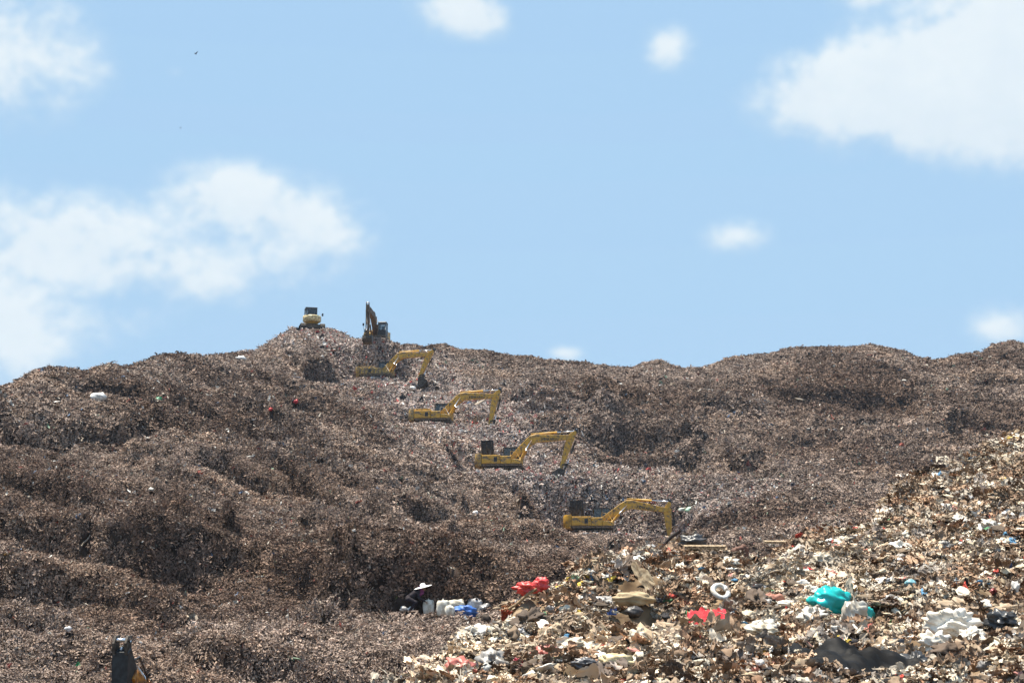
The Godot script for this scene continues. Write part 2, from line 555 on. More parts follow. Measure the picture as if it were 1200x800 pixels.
func build_hill() -> void:
	# columns of the hillside: photo column -> [photo row, distance] pairs read up the slope
	var cols := [
		[-900, [[800, 52], [735, 60], [690, 68], [620, 78], [540, 96], [500, 112], [470, 130]]],
		[-200, [[800, 50], [740, 56], [690, 63], [622, 73], [545, 92], [506, 106], [475, 120], [462, 132]]],
		[0, [[800, 50], [740, 56], [690, 62], [622, 72], [545, 90], [506, 104], [472, 118], [455, 130]]],
		[150, [[800, 50], [745, 57], [700, 61], [640, 68], [590, 82], [540, 98], [500, 116], [460, 138], [427, 158]]],
		[300, [[800, 50], [745, 57], [715, 61], [655, 68], [600, 84], [550, 102], [500, 126], [450, 156], [411, 186]]],
		[370, [[800, 50], [745, 56], [712, 60], [660, 66], [600, 86], [550, 108], [500, 136], [450, 168], [420, 182], [388, 197]]],
		[450, [[800, 49], [740, 55], [712, 59], [665, 63], [640, 72], [600, 90], [550, 118], [500, 147], [450, 178], [400, 197]]],
		[600, [[800, 49], [740, 54], [715, 58], [680, 62], [650, 72], [612, 100], [550, 143], [500, 161], [450, 184], [418, 199]]],
		[720, [[800, 50], [740, 56], [715, 60], [680, 68], [655, 90], [627, 136], [560, 148], [500, 164], [450, 184], [429, 197]]],
		[900, [[800, 52], [740, 60], [715, 66], [680, 82], [650, 108], [600, 130], [550, 147], [500, 164], [450, 184], [414, 200]]],
		[1200, [[800, 56], [740, 66], [700, 80], [640, 100], [590, 122], [540, 144], [500, 162], [470, 178], [450, 188], [401, 210]]],
		[2100, [[800, 60], [740, 70], [700, 86], [640, 110], [590, 132], [540, 152], [500, 172], [450, 195], [430, 205]]]]
	hill = Field.new()
	var a := -0.95
	while a < 0.95:
		hill.az.append(a)
		a += 0.00092 if absf(a) < 0.335 else (0.0025 if absf(a) < 0.42 else 0.02)
	var d := 30.0
	while d < 330.0:
		hill.ds.append(d)
		if d < 46.0: d += 0.5
		elif d < 80.0: d += 0.17
		elif d < 225.0: d += 0.17 + (d - 80.0) * 0.0019
		else: d += 4.0
	var na := hill.az.size()
	var nd := hill.ds.size()
	hill.nd = nd
	# profiles of the columns at the rows of the grid
	var col_az := PackedFloat32Array()
	var col_h := []
	var col_ridge := []
	for c in cols:
		col_az.append(az_of(c[0]))
		var knots := [[36.0, 0.0], [46.0, 0.15]]
		for k in c[1]:
			knots.append([k[1], EYE + ray(c[0], k[0]).y * k[1]])
		var last = knots[knots.size() - 1]
		knots.append([last[0] + 14.0, last[1] - 0.6])
		knots.append([last[0] + 50.0, last[1] * 0.72])
		knots.append([last[0] + 110.0, -4.0])
		var arr := PackedFloat32Array()
		for j in nd:
			arr.append(smooth_profile(knots, hill.ds[j]))
		col_h.append(arr)
		col_ridge.append(last)
	hill.h.resize(na * nd)
	var lows := []
	for i in na:
		var az := hill.az[i]
		var c := clampi(col_az.bsearch(az) - 1, 0, cols.size() - 2)
		var s := clampf((az - col_az[c]) / (col_az[c + 1] - col_az[c]), 0.0, 1.0)
		s = lerpf(s, smoothstep(0.0, 1.0, s), 0.35)
		var px := 600.0 + tan(az) * (F * cos(pitch))
		var ridge_d: float = lerpf(col_ridge[c][0], col_ridge[c + 1][0], s)
		var ridge_h: float = lerpf(col_ridge[c][1], col_ridge[c + 1][1], s)
		var want := EYE + ray(px, table(SKYLINE, px)).y * ridge_d - 0.35
		var A: PackedFloat32Array = col_h[c]
		var B: PackedFloat32Array = col_h[c + 1]
		var at_ridge := hill.idx(hill.ds, ridge_d)
		ridge_h = lerpf(A[at_ridge], B[at_ridge], s)
		for j in nd:
			var dd := hill.ds[j]
			hill.h[i * nd + j] = lerpf(A[j], B[j], s) + (want - ridge_h) * smoothstep(ridge_d - 26.0, ridge_d - 2.0, dd) * (1.0 - smoothstep(ridge_d + 10.0, ridge_d + 45.0, dd))
		lows.append(ridge_d)
	# slumped faces: [height in metres, run in metres, photo points along the face]
	var scarps := [
		[1.7, 3.2, [[-60, 612], [10, 624], [90, 634], [170, 655], [230, 674], [300, 688], [370, 700], [450, 706]]],
		[1.2, 2.4, [[-60, 680], [0, 692], [60, 704], [130, 720], [200, 738], [235, 742]]],
		[1.9, 3.0, [[370, 690], [430, 697], [500, 701], [600, 702], [690, 700]]],
		[0.7, 2.0, [[300, 722], [350, 738], [400, 748]]],
		[2.4, 6.0, [[-40, 495], [20, 500], [70, 513], [130, 517], [195, 521]]],
		[1.2, 4.0, [[130, 545], [190, 540], [250, 552], [330, 575]]],
		[2.6, 7.0, [[680, 508], [720, 514], [770, 520], [810, 527], [835, 522]]],
		[1.7, 6.0, [[905, 462], [945, 466], [1000, 467], [1060, 470], [1090, 466]]],
		[1.9, 5.0, [[1095, 492], [1140, 496], [1200, 495]]],
		[1.2, 4.0, [[990, 512], [1030, 517], [1065, 512]]],
		[1.4, 4.0, [[815, 478], [850, 476], [900, 482]]],
		[2.2, 5.0, [[600, 604], [630, 612], [668, 614]]],
		[2.4, 5.0, [[350, 430], [380, 436], [412, 441]]],
		[1.3, 3.5, [[415, 596], [450, 600], [500, 604], [560, 606]]],
		[1.4, 3.5, [[520, 636], [560, 640], [610, 642]]],
		[1.0, 3.0, [[340, 605], [390, 622], [440, 640], [500, 655]]],
		[2.0, 5.0, [[675, 470], [720, 474], [760, 478]]],
		[1.2, 4.0, [[920, 500], [960, 506], [1000, 502]]],
		[1.5, 4.0, [[845, 525], [870, 540], [900, 538]]],
		[1.6, 4.0, [[1130, 448], [1165, 450], [1220, 446]]],
		[1.3, 3.5, [[-40, 545], [60, 572], [150, 600], [240, 632], [320, 668]]],
		[1.4, 4.0, [[140, 492], [230, 520], [320, 552], [410, 600], [500, 640]]],
		[1.3, 4.0, [[60, 452], [160, 466], [260, 496], [350, 540], [430, 575]]],
		[1.0, 3.0, [[250, 470], [330, 500], [420, 540], [520, 590]]]]
	var faces := []
	for sc in scarps:
		var line := []
		for p in sc[2]:
			var r := ray(p[0], p[1])
			var hd := hill.hit(r.x, r.y, EYE)
			if hd > 0:
				line.append([r.x, hd])
		faces.append([sc[0], sc[1], line])
	var n1 := noise(0.028, 3, 1)
	var n2 := noise(0.11, 3, 2)
	var n3 := noise(0.55, 3, 3)
	var wig := noise(0.16, 3, 4)
	var ter := noise(0.035, 3, 6)
	var msk := noise(0.05, 2, 7)
	var uneven := noise(0.12, 2, 9)
	var clod := noise(0.33, 2, 8, true)
	for i in na:
		var az := hill.az[i]
		var sa := sin(az)
		var ca := cos(az)
		var here := []
		for f in faces:
			var line: Array = f[2]
			var n := line.size()
			if n < 2 or az < line[0][0] or az > line[n - 1][0]:
				continue
			var span: float = line[n - 1][0] - line[0][0]
			var u: float = (az - line[0][0]) / span
			here.append([f[0] * smoothstep(0.0, 0.16, u) * (1.0 - smoothstep(0.84, 1.0, u)), f[1], table(line, az)])
		var fine := absf(az) < 0.42
		var tilt := 0.30 * (1.0 - smoothstep(-0.12, 0.04, az))      # on the left the ridges run down to the right
		var ridge_d: float = lows[i]
		for j in nd:
			var dd := hill.ds[j]
			var x := sa * dd
			var z := -ca * dd
			var k := i * nd + j
			var h := hill.h[k]
			var rough := smoothstep(44.0, 54.0, dd)
			var top := 1.0 - 0.94 * smoothstep(ridge_d - 32.0, ridge_d - 6.0, dd)
			var far := clampf((dd - 60.0) / 100.0, 0.0, 1.0)
			h += n1.get_noise_2d(x, z) * lerpf(0.9, 2.2, far) * rough * top
			if fine and dd < 232.0:
				var wv := wig.get_noise_2d(x, z)
				for f in here:
					var t: float = (dd - f[2] + wv * 1.8) / f[1]
					if t > -1.6 and t < 1.6:
						var w := 1.0 - smoothstep(0.55, 1.6, absf(t))
						h += f[0] * 1.25 * clampf(0.9 + 1.2 * uneven.get_noise_2d(x * 0.8 + f[0] * 40.0, z * 0.4), 0.45, 1.4) * w * (smoothstep(-0.09, 0.09, t) - 0.5)
				var period := lerpf(1.7, 3.2, far)
				var q := (h + tilt * x + ter.get_noise_2d(x, z) * 3.2 + wv * 0.9) / period
				var fr := q - floorf(q)
				var m := smoothstep(-0.05, 0.35, msk.get_noise_2d(x, z)) * lerpf(0.85, 0.62, far) * rough
				h += period * m * (smoothstep(0.41, 0.59, fr) - fr) * top
				h += (n2.get_noise_2d(x, z) * lerpf(0.28, 0.6, far) + (0.5 - absf(clod.get_noise_2d(x, z))) * lerpf(0.22, 0.45, far) + n3.get_noise_2d(x, z) * lerpf(0.26, 0.36, far)) * rough * lerpf(top, 1.0, 0.5)
			else:
				h += n2.get_noise_2d(x, z) * 0.5 * rough
			hill.h[k] = h

func pad(center: Vector3, r0: float, r1: float, berm: float) -> void:
	# a machine's trodden bench, with a low berm of waste pushed up on its open side
	var az0 := atan2(center.x, -center.z)
	var d0 := Vector2(center.x, center.z).length()
	for i in hill.az.size():
		if absf(hill.az[i] - az0) * d0 > r1 + 1.0:
			continue
		for j in hill.nd:
			var dd := hill.ds[j]
			if dd < d0 - 1.4 and dd > d0 - 45.0 and berm < 1.0:      # nothing piled high on the machine's open side
				var off := absf(hill.az[i] - az0) * d0
				hill.h[i * hill.nd + j] = minf(hill.h[i * hill.nd + j], EYE + (center.y + 0.3 - EYE) * dd / d0 + 3.0 * smoothstep(r0 + 1.2, r1, off))
			if absf(dd - d0) > r1 + 1.0:
				continue
			var p := polar(hill.az[i], dd, 0)
			var e := Vector2(p.x - center.x, (p.z - center.z) * 1.25).length()
			var w := 1.0 - smoothstep(r0, r1, e)
			var k := i * hill.nd + j
			hill.h[k] = lerpf(hill.h[k], center.y, w)
			var side := (p.z - center.z)
			if berm > 0.0:
				var bx := (p.x - center.x + 0.4) / 3.6
				hill.h[k] += berm * exp(-bx * bx) * exp(-pow((side - 2.6) / 0.7, 2.0))

var fresh_seen := {}

func waste_hill_color(x: float, z: float, y: float, n: FastNoiseLite) -> float:   # 0 = old and brown, 1 = fresh
	var key := Vector2i(int(x), int(z))
	if not fresh_seen.has(key):
		fresh_seen[key] = clampf(1.2 - polyline_distance(Vector2(x, z), fresh_path) / 12.0 + n.get_noise_2d(x, z) * 0.6, 0.0, 1.0)
	return fresh_seen[key]

func emit_hill() -> void:
	var na := hill.az.size()
	var nd := hill.nd
	var v := PackedVector3Array()
	var c := PackedColorArray()
	var ix := PackedInt32Array()
	v.resize(na * nd)
	c.resize(na * nd)
	var n := noise(0.9, 3, 41)
	for i in na:
		for j in nd:
			var k := i * nd + j
			var p := polar(hill.az[i], hill.ds[j], hill.h[k])
			v[k] = p
			var t := 0.75 + 0.5 * n.get_noise_2d(p.x, p.z)
			c[k] = Color(0.085 * t, 0.062 * t, 0.05 * t)
	for i in na - 1:
		for j in nd - 1:
			var k := i * nd + j
			ix.append_array(PackedInt32Array([k, k + nd, k + nd + 1, k, k + nd + 1, k + 1]))
	var o := part("hill", indexed(v, c, ix), M.soil, self)
	tag(o, "tall brown mountain of old landfill waste against the sky", "hill", "", "structure")

func indexed(v: PackedVector3Array, c: PackedColorArray, ix: PackedInt32Array) -> ArrayMesh:
	var nm := PackedVector3Array()
	nm.resize(v.size())
	for t in range(0, ix.size(), 3):
		var fn := (v[ix[t + 2]] - v[ix[t]]).cross(v[ix[t + 1]] - v[ix[t]])
		nm[ix[t]] += fn
		nm[ix[t + 1]] += fn
		nm[ix[t + 2]] += fn
	for k in nm.size():
		nm[k] = nm[k].normalized()
	var arr := []
	arr.resize(Mesh.ARRAY_MAX)
	arr[Mesh.ARRAY_VERTEX] = v
	arr[Mesh.ARRAY_NORMAL] = nm
	arr[Mesh.ARRAY_COLOR] = c
	arr[Mesh.ARRAY_INDEX] = ix
	var m := ArrayMesh.new()
	m.add_surface_from_arrays(Mesh.PRIMITIVE_TRIANGLES, arr)
	return m

# ------------------------------------------------------------------ the fresh heap in front
func build_heap() -> void:
	var cols := [      # photo column -> [distance, photo row]; the last pair is the crest
		[120, [[10.0, 1180], [14.0, 1080], [18.0, 1010]]],
		[330, [[10.0, 1000], [13.0, 960], [16.0, 940]]],
		[470, [[9.0, 960], [12.0, 865], [15.5, 818]]],
		[540, [[9.0, 950], [12.5, 840], [16.0, 794], [18.0, 770]]],
		[600, [[9.0, 940], [13.0, 828], [16.5, 772], [20.5, 717]]],
		[690, [[9.0, 930], [14.0, 806], [18.0, 733], [22.0, 682], [25.0, 655]]],
		[790, [[9.0, 930], [14.0, 804], [18.0, 735], [22.0, 688], [26.5, 641]]],
		[930, [[9.0, 930], [14.0, 804], [18.0, 742], [23.0, 694], [28.0, 657], [32.0, 637]]],
		[1060, [[9.0, 930], [14.0, 804], [18.0, 742], [23.0, 692], [29.0, 636], [34.0, 595], [38.0, 572]]],
		[1200, [[9.0, 930], [14.0, 804], [18.0, 742], [23.0, 690], [30.0, 622], [36.0, 556], [42.0, 511]]],
		[1500, [[9.0, 930], [14.0, 806], [18.0, 740], [23.0, 680], [30.0, 590], [37.0, 500], [44.0, 440]]],
		[2300, [[9.0, 930], [14.0, 806], [18.0, 740], [23.0, 670], [30.0, 570], [38.0, 470], [46.0, 420]]]]
	heap = Field.new()
	var a := -0.75
	while a < 0.95:
		heap.az.append(a)
		a += 0.0024 if a > -0.12 and a < 0.40 else 0.012
	var d := 2.0
	while d < 66.0:
		heap.ds.append(d)
		d += 0.5 if d < 11.0 else (0.075 + (d - 11.0) * 0.002 if d < 46.0 else 1.0)
	var na := heap.az.size()
	var nd := heap.ds.size()
	heap.nd = nd
	var col_az := PackedFloat32Array()
	var col_h := []
	for c in cols:
		col_az.append(az_of(c[0], 700.0))
		var knots := [[0.0, EYE - 1.7], [4.0, EYE - 1.6]]
		for k in c[1]:
			knots.append([k[0], EYE + ray(c[0], k[1]).y * k[0]])
		var last = knots[knots.size() - 1]
		knots.append([last[0] + 1.6, last[1] - 0.25])
		knots.append([last[0] + 5.0, last[1] - 2.6])
		knots.append([last[0] + 18.0, -1.5])
		knots.append([last[0] + 30.0, -3.0])
		var arr := PackedFloat32Array()
		for j in nd:
			arr.append(smooth_profile(knots, heap.ds[j]))
		col_h.append(arr)
	var n1 := noise(0.16, 3, 101)
	var n2 := noise(0.7, 3, 102)
	var n3 := noise(2.4, 3, 103)
	heap.h.resize(na * nd)
	for i in na:
		var az := heap.az[i]
		var c := clampi(col_az.bsearch(az) - 1, 0, cols.size() - 2)
		var s := clampf((az - col_az[c]) / (col_az[c + 1] - col_az[c]), 0.0, 1.0)
		for j in nd:
			var dd := heap.ds[j]
			var x := sin(az) * dd
			var z := -cos(az) * dd
			var rough := smoothstep(6.0, 13.0, dd)
			heap.h[i * nd + j] = lerpf(col_h[c][j], col_h[c + 1][j], s) - 0.12 + rough * (n1.get_noise_2d(x, z) * 0.3 + n2.get_noise_2d(x, z) * 0.26 + n3.get_noise_2d(x, z) * 0.13)

func emit_heap() -> void:
	var na := heap.az.size()
	var nd := heap.nd
	var v := PackedVector3Array()
	var c := PackedColorArray()
	var ix := PackedInt32Array()
	var n := noise(1.4, 3, 141)
	for i in na:
		for j in nd:
			var p := polar(heap.az[i], heap.ds[j], heap.h[i * nd + j])
			v.append(p)
			var t := 0.8 + 0.6 * n.get_noise_2d(p.x, p.z)
			c.append(Color(0.28 * t, 0.21 * t, 0.14 * t))
	for i in na - 1:
		for j in nd - 1:
			var k := i * nd + j
			ix.append_array(PackedInt32Array([k, k + nd, k + nd + 1, k, k + nd + 1, k + 1]))
	var o := part("heap", indexed(v, c, ix), M.soil, self)
	tag(o, "fresh pale heap of household waste in front of the landfill mountain", "heap", "", "structure")

# ------------------------------------------------------------------ loose waste (too many to count)
func pick(pal: Array, r: float) -> Color:
	var s := 0.0
	for p in pal:
		s += p[0]
		if r < s:
			return p[1]
	return pal[pal.size() - 1][1]

func scatter(f: Field, dens: Callable, size: Callable, shapes: Array, color: Callable, az0: float, az1: float, d0: float, d1: float, skip: Callable, parent_name: String, label: String, category: String, child: String) -> void:
	var buffers := []
	var counts := PackedInt32Array()
	for s in shapes:
		buffers.append(PackedFloat32Array())
		counts.append(0)
	var weights := PackedFloat32Array()
	for s in shapes:
		weights.append(s[1] + (weights[weights.size() - 1] if weights.size() else 0.0))
	var total := 0
	for i in f.az.size() - 1:
		var az := f.az[i]
		if az < az0 or az > az1:
			continue
		var da := f.az[i + 1] - az
		for j in f.nd - 1:
			var d := f.ds[j]
			if d < d0 or d > d1:
				continue
			var dd := f.ds[j + 1] - d
			var k := i * f.nd + j
			var rise := f.h[k + 1] - f.h[k]
			var across := f.h[k + f.nd] - f.h[k]
			var wide := da * d
			var area := sqrt(dd * dd + rise * rise) * wide
			var x0 := sin(az) * d
			var z0 := -cos(az) * d
			var want: float = area * dens.call(az, d, x0, z0)
			var many := int(want)
			if rng.randf() < want - many:
				many += 1
			for q in many:
				var s := rng.randf()
				var t := rng.randf()
				var aa := az + s * da
				var dist := d + t * dd
				var x := sin(aa) * dist
				var z := -cos(aa) * dist
				var y := f.h[k] + rise * t + across * s
				if skip.call(x, z, y):
					continue
				var sz: float = size.call(dist)
				var w := rng.randf() * weights[weights.size() - 1]
				var m := 0
				while weights[m] < w:
					m += 1
				# lie along the slope, then tilt
				var nrm := Vector3(-sin(az) * rise / dd, 1.0, cos(az) * rise / dd).normalized()
				var lean := Vector3(rng.randfn(), rng.randfn(), rng.randfn()) * lean_by
				var up := (nrm + lean).normalized()
				var fw := Vector3(rng.randfn(), rng.randfn() * 0.3, rng.randfn())
				var rt := fw.cross(up).normalized()
				fw = up.cross(rt)
				var a := sz * rng.randf_range(0.7, 1.5)
				var b: float = sz * rng.randf_range(0.5, 1.0) * shapes[m][2]
				var e: float = sz * rng.randf_range(0.6, 1.1) * shapes[m][3]
				y += sz * rng.randf_range(-0.05, 0.22) + lift_by
				var col: Color = color.call(x, z, y)
				buffers[m].append_array(PackedFloat32Array([rt.x * a, up.x * b, fw.x * e, x, rt.y * a, up.y * b, fw.y * e, y, rt.z * a, up.z * b, fw.z * e, z, col.r, col.g, col.b, 1.0]))
				counts[m] += 1
				total += 1
	var root := Node3D.new()
	root.name = parent_name
	add_child(root)
	tag(root, label, category, "", "stuff")
	for m in shapes.size():
		if counts[m] == 0:
			continue
		var mm := MultiMesh.new()
		mm.transform_format = MultiMesh.TRANSFORM_3D
		mm.use_colors = true
		mm.mesh = shapes[m][0]
		mm.instance_count = counts[m]
		mm.buffer = buffers[m]
		var o := MultiMeshInstance3D.new()
		o.multimesh = mm
		o.material_override = M.scrap
		o.name = child
		root.add_child(o, true)
		o.set_meta("kind", "stuff")
	print(parent_name, " pieces ", total)

func cleared(x: float, z: float, y: float) -> bool:
	for k in keep_clear:
		var dx: float = x - k[0]
		var dz: float = z - k[1]
		if absf(y - k[3]) < k[2] + 0.35 and dx * dx + dz * dz < (k[2] + clear_margin) * (k[2] + clear_margin):
			return true
	return false

func scatter_hill() -> void:
	var tones := [[0.30, 0.28, 0.27], [0.5, 0.48, 0.46], [0.75, 0.73, 0.7], [1.0, 1.0, 1.0], [1.0, 0.97, 0.95], [1.4, 1.4, 1.4], [1.8, 1.83, 1.85], [2.6, 2.7, 2.75]]
	var near := []
	for s in 7:
		near.append([tuft(300 + s, 36, 0.24, 0.055, 0.3, tones, false, 4), 1.0, 1.0, 1.0])
	var far := []
	for s in 7:
		far.append([tuft(320 + s, 26, 0.32, 0.09, 0.35, tones, false, 3), 1.0, 1.0, 1.0])
	var singles := []
	for s in 4:
		singles.append([crumpled_sheet(4, 340 + s, 3, 0.16, 0.8, false), 1.0, 1.0, 1.0])
	for s in 2:
		singles.append([crumpled_sheet(4, 350 + s, 2, 0.14, 0.25, false), 0.6, 1.0, 1.0])
	singles.append([stick_mesh(331, 0.022), 0.2, 1.6, 1.6])
	var n := noise(0.06, 3, 61)
	var tone := noise(0.045, 4, 62)
	var hue := noise(0.09, 3, 63)
	var base := func(x: float, z: float, y: float) -> Color:
		var fr := waste_hill_color(x, z, y, n)
		var pale := smoothstep(-0.35, 0.4, tone.get_noise_2d(x, z))
		pale = maxf(pale, 0.9 * (1.0 - smoothstep(55.0, 61.0, Vector2(x, z).length() + 4.0 * hue.get_noise_2d(x, z))))      # the sun-bleached lowest bench
		var c := Color(0.168, 0.113, 0.085).lerp(Color(0.34, 0.262, 0.215), pale).lerp(Color(0.46, 0.38, 0.34), fr * 0.9)
		c = c.lerp(Color(c.r * 1.03, c.g * 0.97, c.b * 0.90), clampf(hue.get_noise_2d(x, z) * 2.0, 0.0, 1.0))
		var k := exp(rng.randfn() * 0.22) * tint_by
		return Color(c.r * k, c.g * k, c.b * k)
	var old := [[0.3, Color(0.34, 0.28, 0.22)], [0.25, Color(0.50, 0.45, 0.38)], [0.12, Color(0.70, 0.68, 0.64)], [0.08, Color(0.32, 0.10, 0.075)], [0.05, Color(0.12, 0.17, 0.26)], [0.03, Color(0.2, 0.28, 0.2)], [0.17, Color(0.03, 0.027, 0.028)]]
	var fresh := [[0.16, Color(0.36, 0.29, 0.25)], [0.2, Color(0.52, 0.46, 0.42)], [0.30, Color(0.72, 0.70, 0.67)], [0.12, Color(0.47, 0.10, 0.085)], [0.07, Color(0.55, 0.27, 0.25)], [0.04, Color(0.12, 0.18, 0.30)], [0.08, Color(0.03, 0.027, 0.028)]]
	var loud := func(x: float, z: float, y: float) -> Color:
		var fr := waste_hill_color(x, z, y, n)
		var c: Color = pick(fresh, rng.randf()) if rng.randf() < fr else pick(old, rng.randf())
		var k := rng.randf_range(0.75, 1.2)
		return Color(c.r * k, c.g * k, c.b * k)
	var shown := func(az: float, d: float) -> float:
		var edge := 1.0 if absf(az) < 0.335 else 0.35
		return edge * (0.12 if d < 105.0 and az > 0.06 else 1.0)      # little shows behind the fresh heap
	var dens_near := func(az: float, d: float, x: float, z: float) -> float:
		return shown.call(az, d) * clampf(26.0 - (d - 55.0) * 0.22, 11.0, 26.0)
	var dens_far := func(az: float, d: float, x: float, z: float) -> float:
		return shown.call(az, d) * clampf(11.5 - (d - 100.0) * 0.035, 8.0, 11.5)
	var dens_single := func(az: float, d: float, x: float, z: float) -> float:
		var fr := waste_hill_color(x, z, 0.0, n)
		return shown.call(az, d) * clampf(90000.0 / (d * d), 2.4, 12.0) * lerpf(0.5, 3.6, fr)
	var size := func(d: float) -> float:
		return clampf(0.52 + (d - 55.0) * 0.0018, 0.5, 0.78) * exp(rng.randfn() * 0.15)
	var size_single := func(d: float) -> float:
		return clampf(0.17 + (d - 55.0) * 0.002, 0.16, 0.46) * exp(rng.randfn() * 0.35)
	clear_margin = 0.15
	lean_by = 0.22
	tint_by = 1.12
	scatter(hill, dens_near, size, near, base, -0.40, 0.40, 45.0, 100.0, cleared, "lower_waste", "weathered brown shreds of plastic and rag covering the lower landfill slopes", "waste", "shreds")
	tint_by = 1.0
	scatter(hill, dens_far, size, far, base, -0.40, 0.40, 100.0, 224.0, cleared, "upper_waste", "weathered brown shreds of plastic and rag covering the upper landfill slopes", "waste", "shreds")
	clear_margin = 0.0
	lean_by = 0.4
	lift_by = 0.12
	scatter(hill, dens_single, size_single, singles, loud, -0.40, 0.40, 45.0, 224.0, cleared, "coloured_waste", "pale, red and black scraps strewn over the landfill mountain", "waste", "scraps")

func scatter_heap() -> void:
	var tones := [[0.5, 0.46, 0.43], [0.75, 0.72, 0.7], [1.0, 0.98, 0.96], [1.0, 1.0, 1.0], [1.2, 1.22, 1.22], [1.35, 1.38, 1.4], [1.5, 1.58, 1.65]]
	var tufts := []
	for s in 12:
		tufts.append([tuft(400 + s, 56, 0.23, 0.055, 0.6, tones, true, 6), 1.0, 1.0, 1.0])
	var singles := []
	for s in 6:
		singles.append([crumpled_sheet(9, 410 + s, 4, 0.22, 0.8, true), 1.0, 1.0, 1.0])
	for s in 4:
		singles.append([crumpled_sheet(9, 420 + s, 3, 0.2, 0.35, true), 1.0, 1.0, 1.0])
	for s in 5:
		singles.append([lump(12, 9, 430 + s, 0.9, 0.5), 1.0, 0.8, 0.8])
	singles.append([stick_mesh(440, 0.02), 0.35, 1.5, 1.5])
	singles.append([stick_mesh(441, 0.012), 0.35, 1.8, 1.8])
	var tone := noise(0.25, 3, 162)
	var base := func(x: float, z: float, y: float) -> Color:
		var pale := smoothstep(-0.35, 0.4, tone.get_noise_2d(x, z)) * (1.0 - 0.55 * smoothstep(0.16, 0.30, atan2(x, -z) + 0.06 * tone.get_noise_2d(z, x)))      # browner waste towards the right
		var c := Color(0.265, 0.18, 0.12).lerp(Color(0.51, 0.41, 0.305), pale)
		var u := rng.randf()
		if u < 0.10: c = c.lerp(Color(0.32, 0.30, 0.28), 0.7)
		elif u < 0.26: c = c.lerp(Color(0.27, 0.15, 0.09), 0.7)
		elif u < 0.46: c = c.lerp(Color(0.56, 0.50, 0.41), 0.8)
		elif u < 0.53: c = c.lerp(Color(0.09, 0.075, 0.07), 0.8)
		var k := exp(rng.randfn() * 0.3)
		return Color(c.r * k, c.g * k, c.b * k)
	var pal := [[0.09, Color(0.10, 0.075, 0.055)], [0.13, Color(0.22, 0.16, 0.11)], [0.18, Color(0.36, 0.28, 0.19)], [0.18, Color(0.54, 0.46, 0.335)], [0.13, Color(0.66, 0.60, 0.48)], [0.11, Color(0.76, 0.73, 0.67)],
		[0.036, Color(0.50, 0.08, 0.06)], [0.02, Color(0.54, 0.25, 0.21)], [0.009, Color(0.08, 0.20, 0.33)], [0.009, Color(0.09, 0.24, 0.12)], [0.010, Color(0.58, 0.42, 0.08)], [0.03, Color(0.30, 0.30, 0.31)], [0.07, Color(0.035, 0.033, 0.036)]]
	var color := func(x: float, z: float, y: float) -> Color:
		var r := rng.randf()
		var pale := smoothstep(-0.35, 0.4, tone.get_noise_2d(x, z)) * (1.0 - 0.55 * smoothstep(0.16, 0.30, atan2(x, -z) + 0.06 * tone.get_noise_2d(z, x)))
		var c: Color = pick(pal, 0.84 * pow(r / 0.84, lerpf(1.75, 0.95, pale)) if r < 0.84 else r)
		var k := rng.randf_range(0.75, 1.2)
		return Color(c.r * k, c.g * k, c.b * k)
	var dens := func(az: float, d: float, x: float, z: float) -> float:
		return (1.0 if az > -0.10 and az < 0.36 else 0.3) * clampf(66.0 - (d - 14.0) * 1.3, 32.0, 66.0)
	var dens_single := func(az: float, d: float, x: float, z: float) -> float:
		return (1.0 if az > -0.10 and az < 0.36 else 0.3) * clampf(120.0 - (d - 14.0) * 2.0, 60.0, 120.0)
	var size := func(d: float) -> float:
		return clampf(0.32 + (d - 14.0) * 0.0055, 0.32, 0.46) * exp(rng.randfn() * 0.2)
	var size_single := func(d: float) -> float:
		return clampf(0.103 + (d - 14.0) * 0.0017, 0.09, 0.16) * minf(exp(rng.randfn() * 0.36), 1.6)
	clear_margin = 0.14
	lean_by = 0.25
	lift_by = 0.0
	scatter(heap, dens, size, tufts, base, -0.2, 0.40, 11.0, 46.0, cleared, "fresh_waste", "pale jumble of small plastic and rag shreds covering the fresh heap", "waste", "shreds")
	clear_margin = 0.10
	lean_by = 0.2
	lift_by = 0.07
	scatter(heap, dens_single, size_single, singles, color, -0.2, 0.40, 11.0, 46.0, cleared, "mixed_scraps", "crumpled beige, brown and coloured scraps strewn over the fresh heap", "waste", "scraps")

# ------------------------------------------------------------------ machines
func track_mesh(length: float, hgt: float, w: float) -> ArrayMesh:
	# one crawler belt: a stadium loop of shoes with grouser bars
	var st := st_new()
	var r := hgt / 2
	var run := length - hgt
	var per := 2 * run + TAU * r
	var shoes := 44
	for s in shoes:
		var ps := []
		for e in [0.04, 0.92]:
			var t: float = (s + e) / shoes * per
			var p: Vector2
			if t < run: p = Vector2(-run / 2 + t, hgt)
			elif t < run + PI * r:
				var a: float = (t - run) / r
				p = Vector2(run / 2 + sin(a) * r, r + cos(a) * r)
			elif t < 2 * run + PI * r: p = Vector2(run / 2 - (t - run - PI * r), 0)
			else:
				var a: float = (t - 2 * run - PI * r) / r
				p = Vector2(-run / 2 - sin(a) * r, r - cos(a) * r)
			ps.append(p)
		var c := Vector2(clampf((ps[0].x + ps[1].x) / 2, -run / 2, run / 2), r)
		var inn := []
		for p in ps:
			inn.append(p + (c - p).normalized() * 0.06)
		var mid: Vector2 = (ps[0] + ps[1]) / 2
		var out: Vector2 = mid + (mid - c).normalized() * 0.035
		prism(st, PackedVector2Array([inn[0], ps[0], out, ps[1], inn[1]]), -w / 2, w / 2, 0.006)
	return done(st)

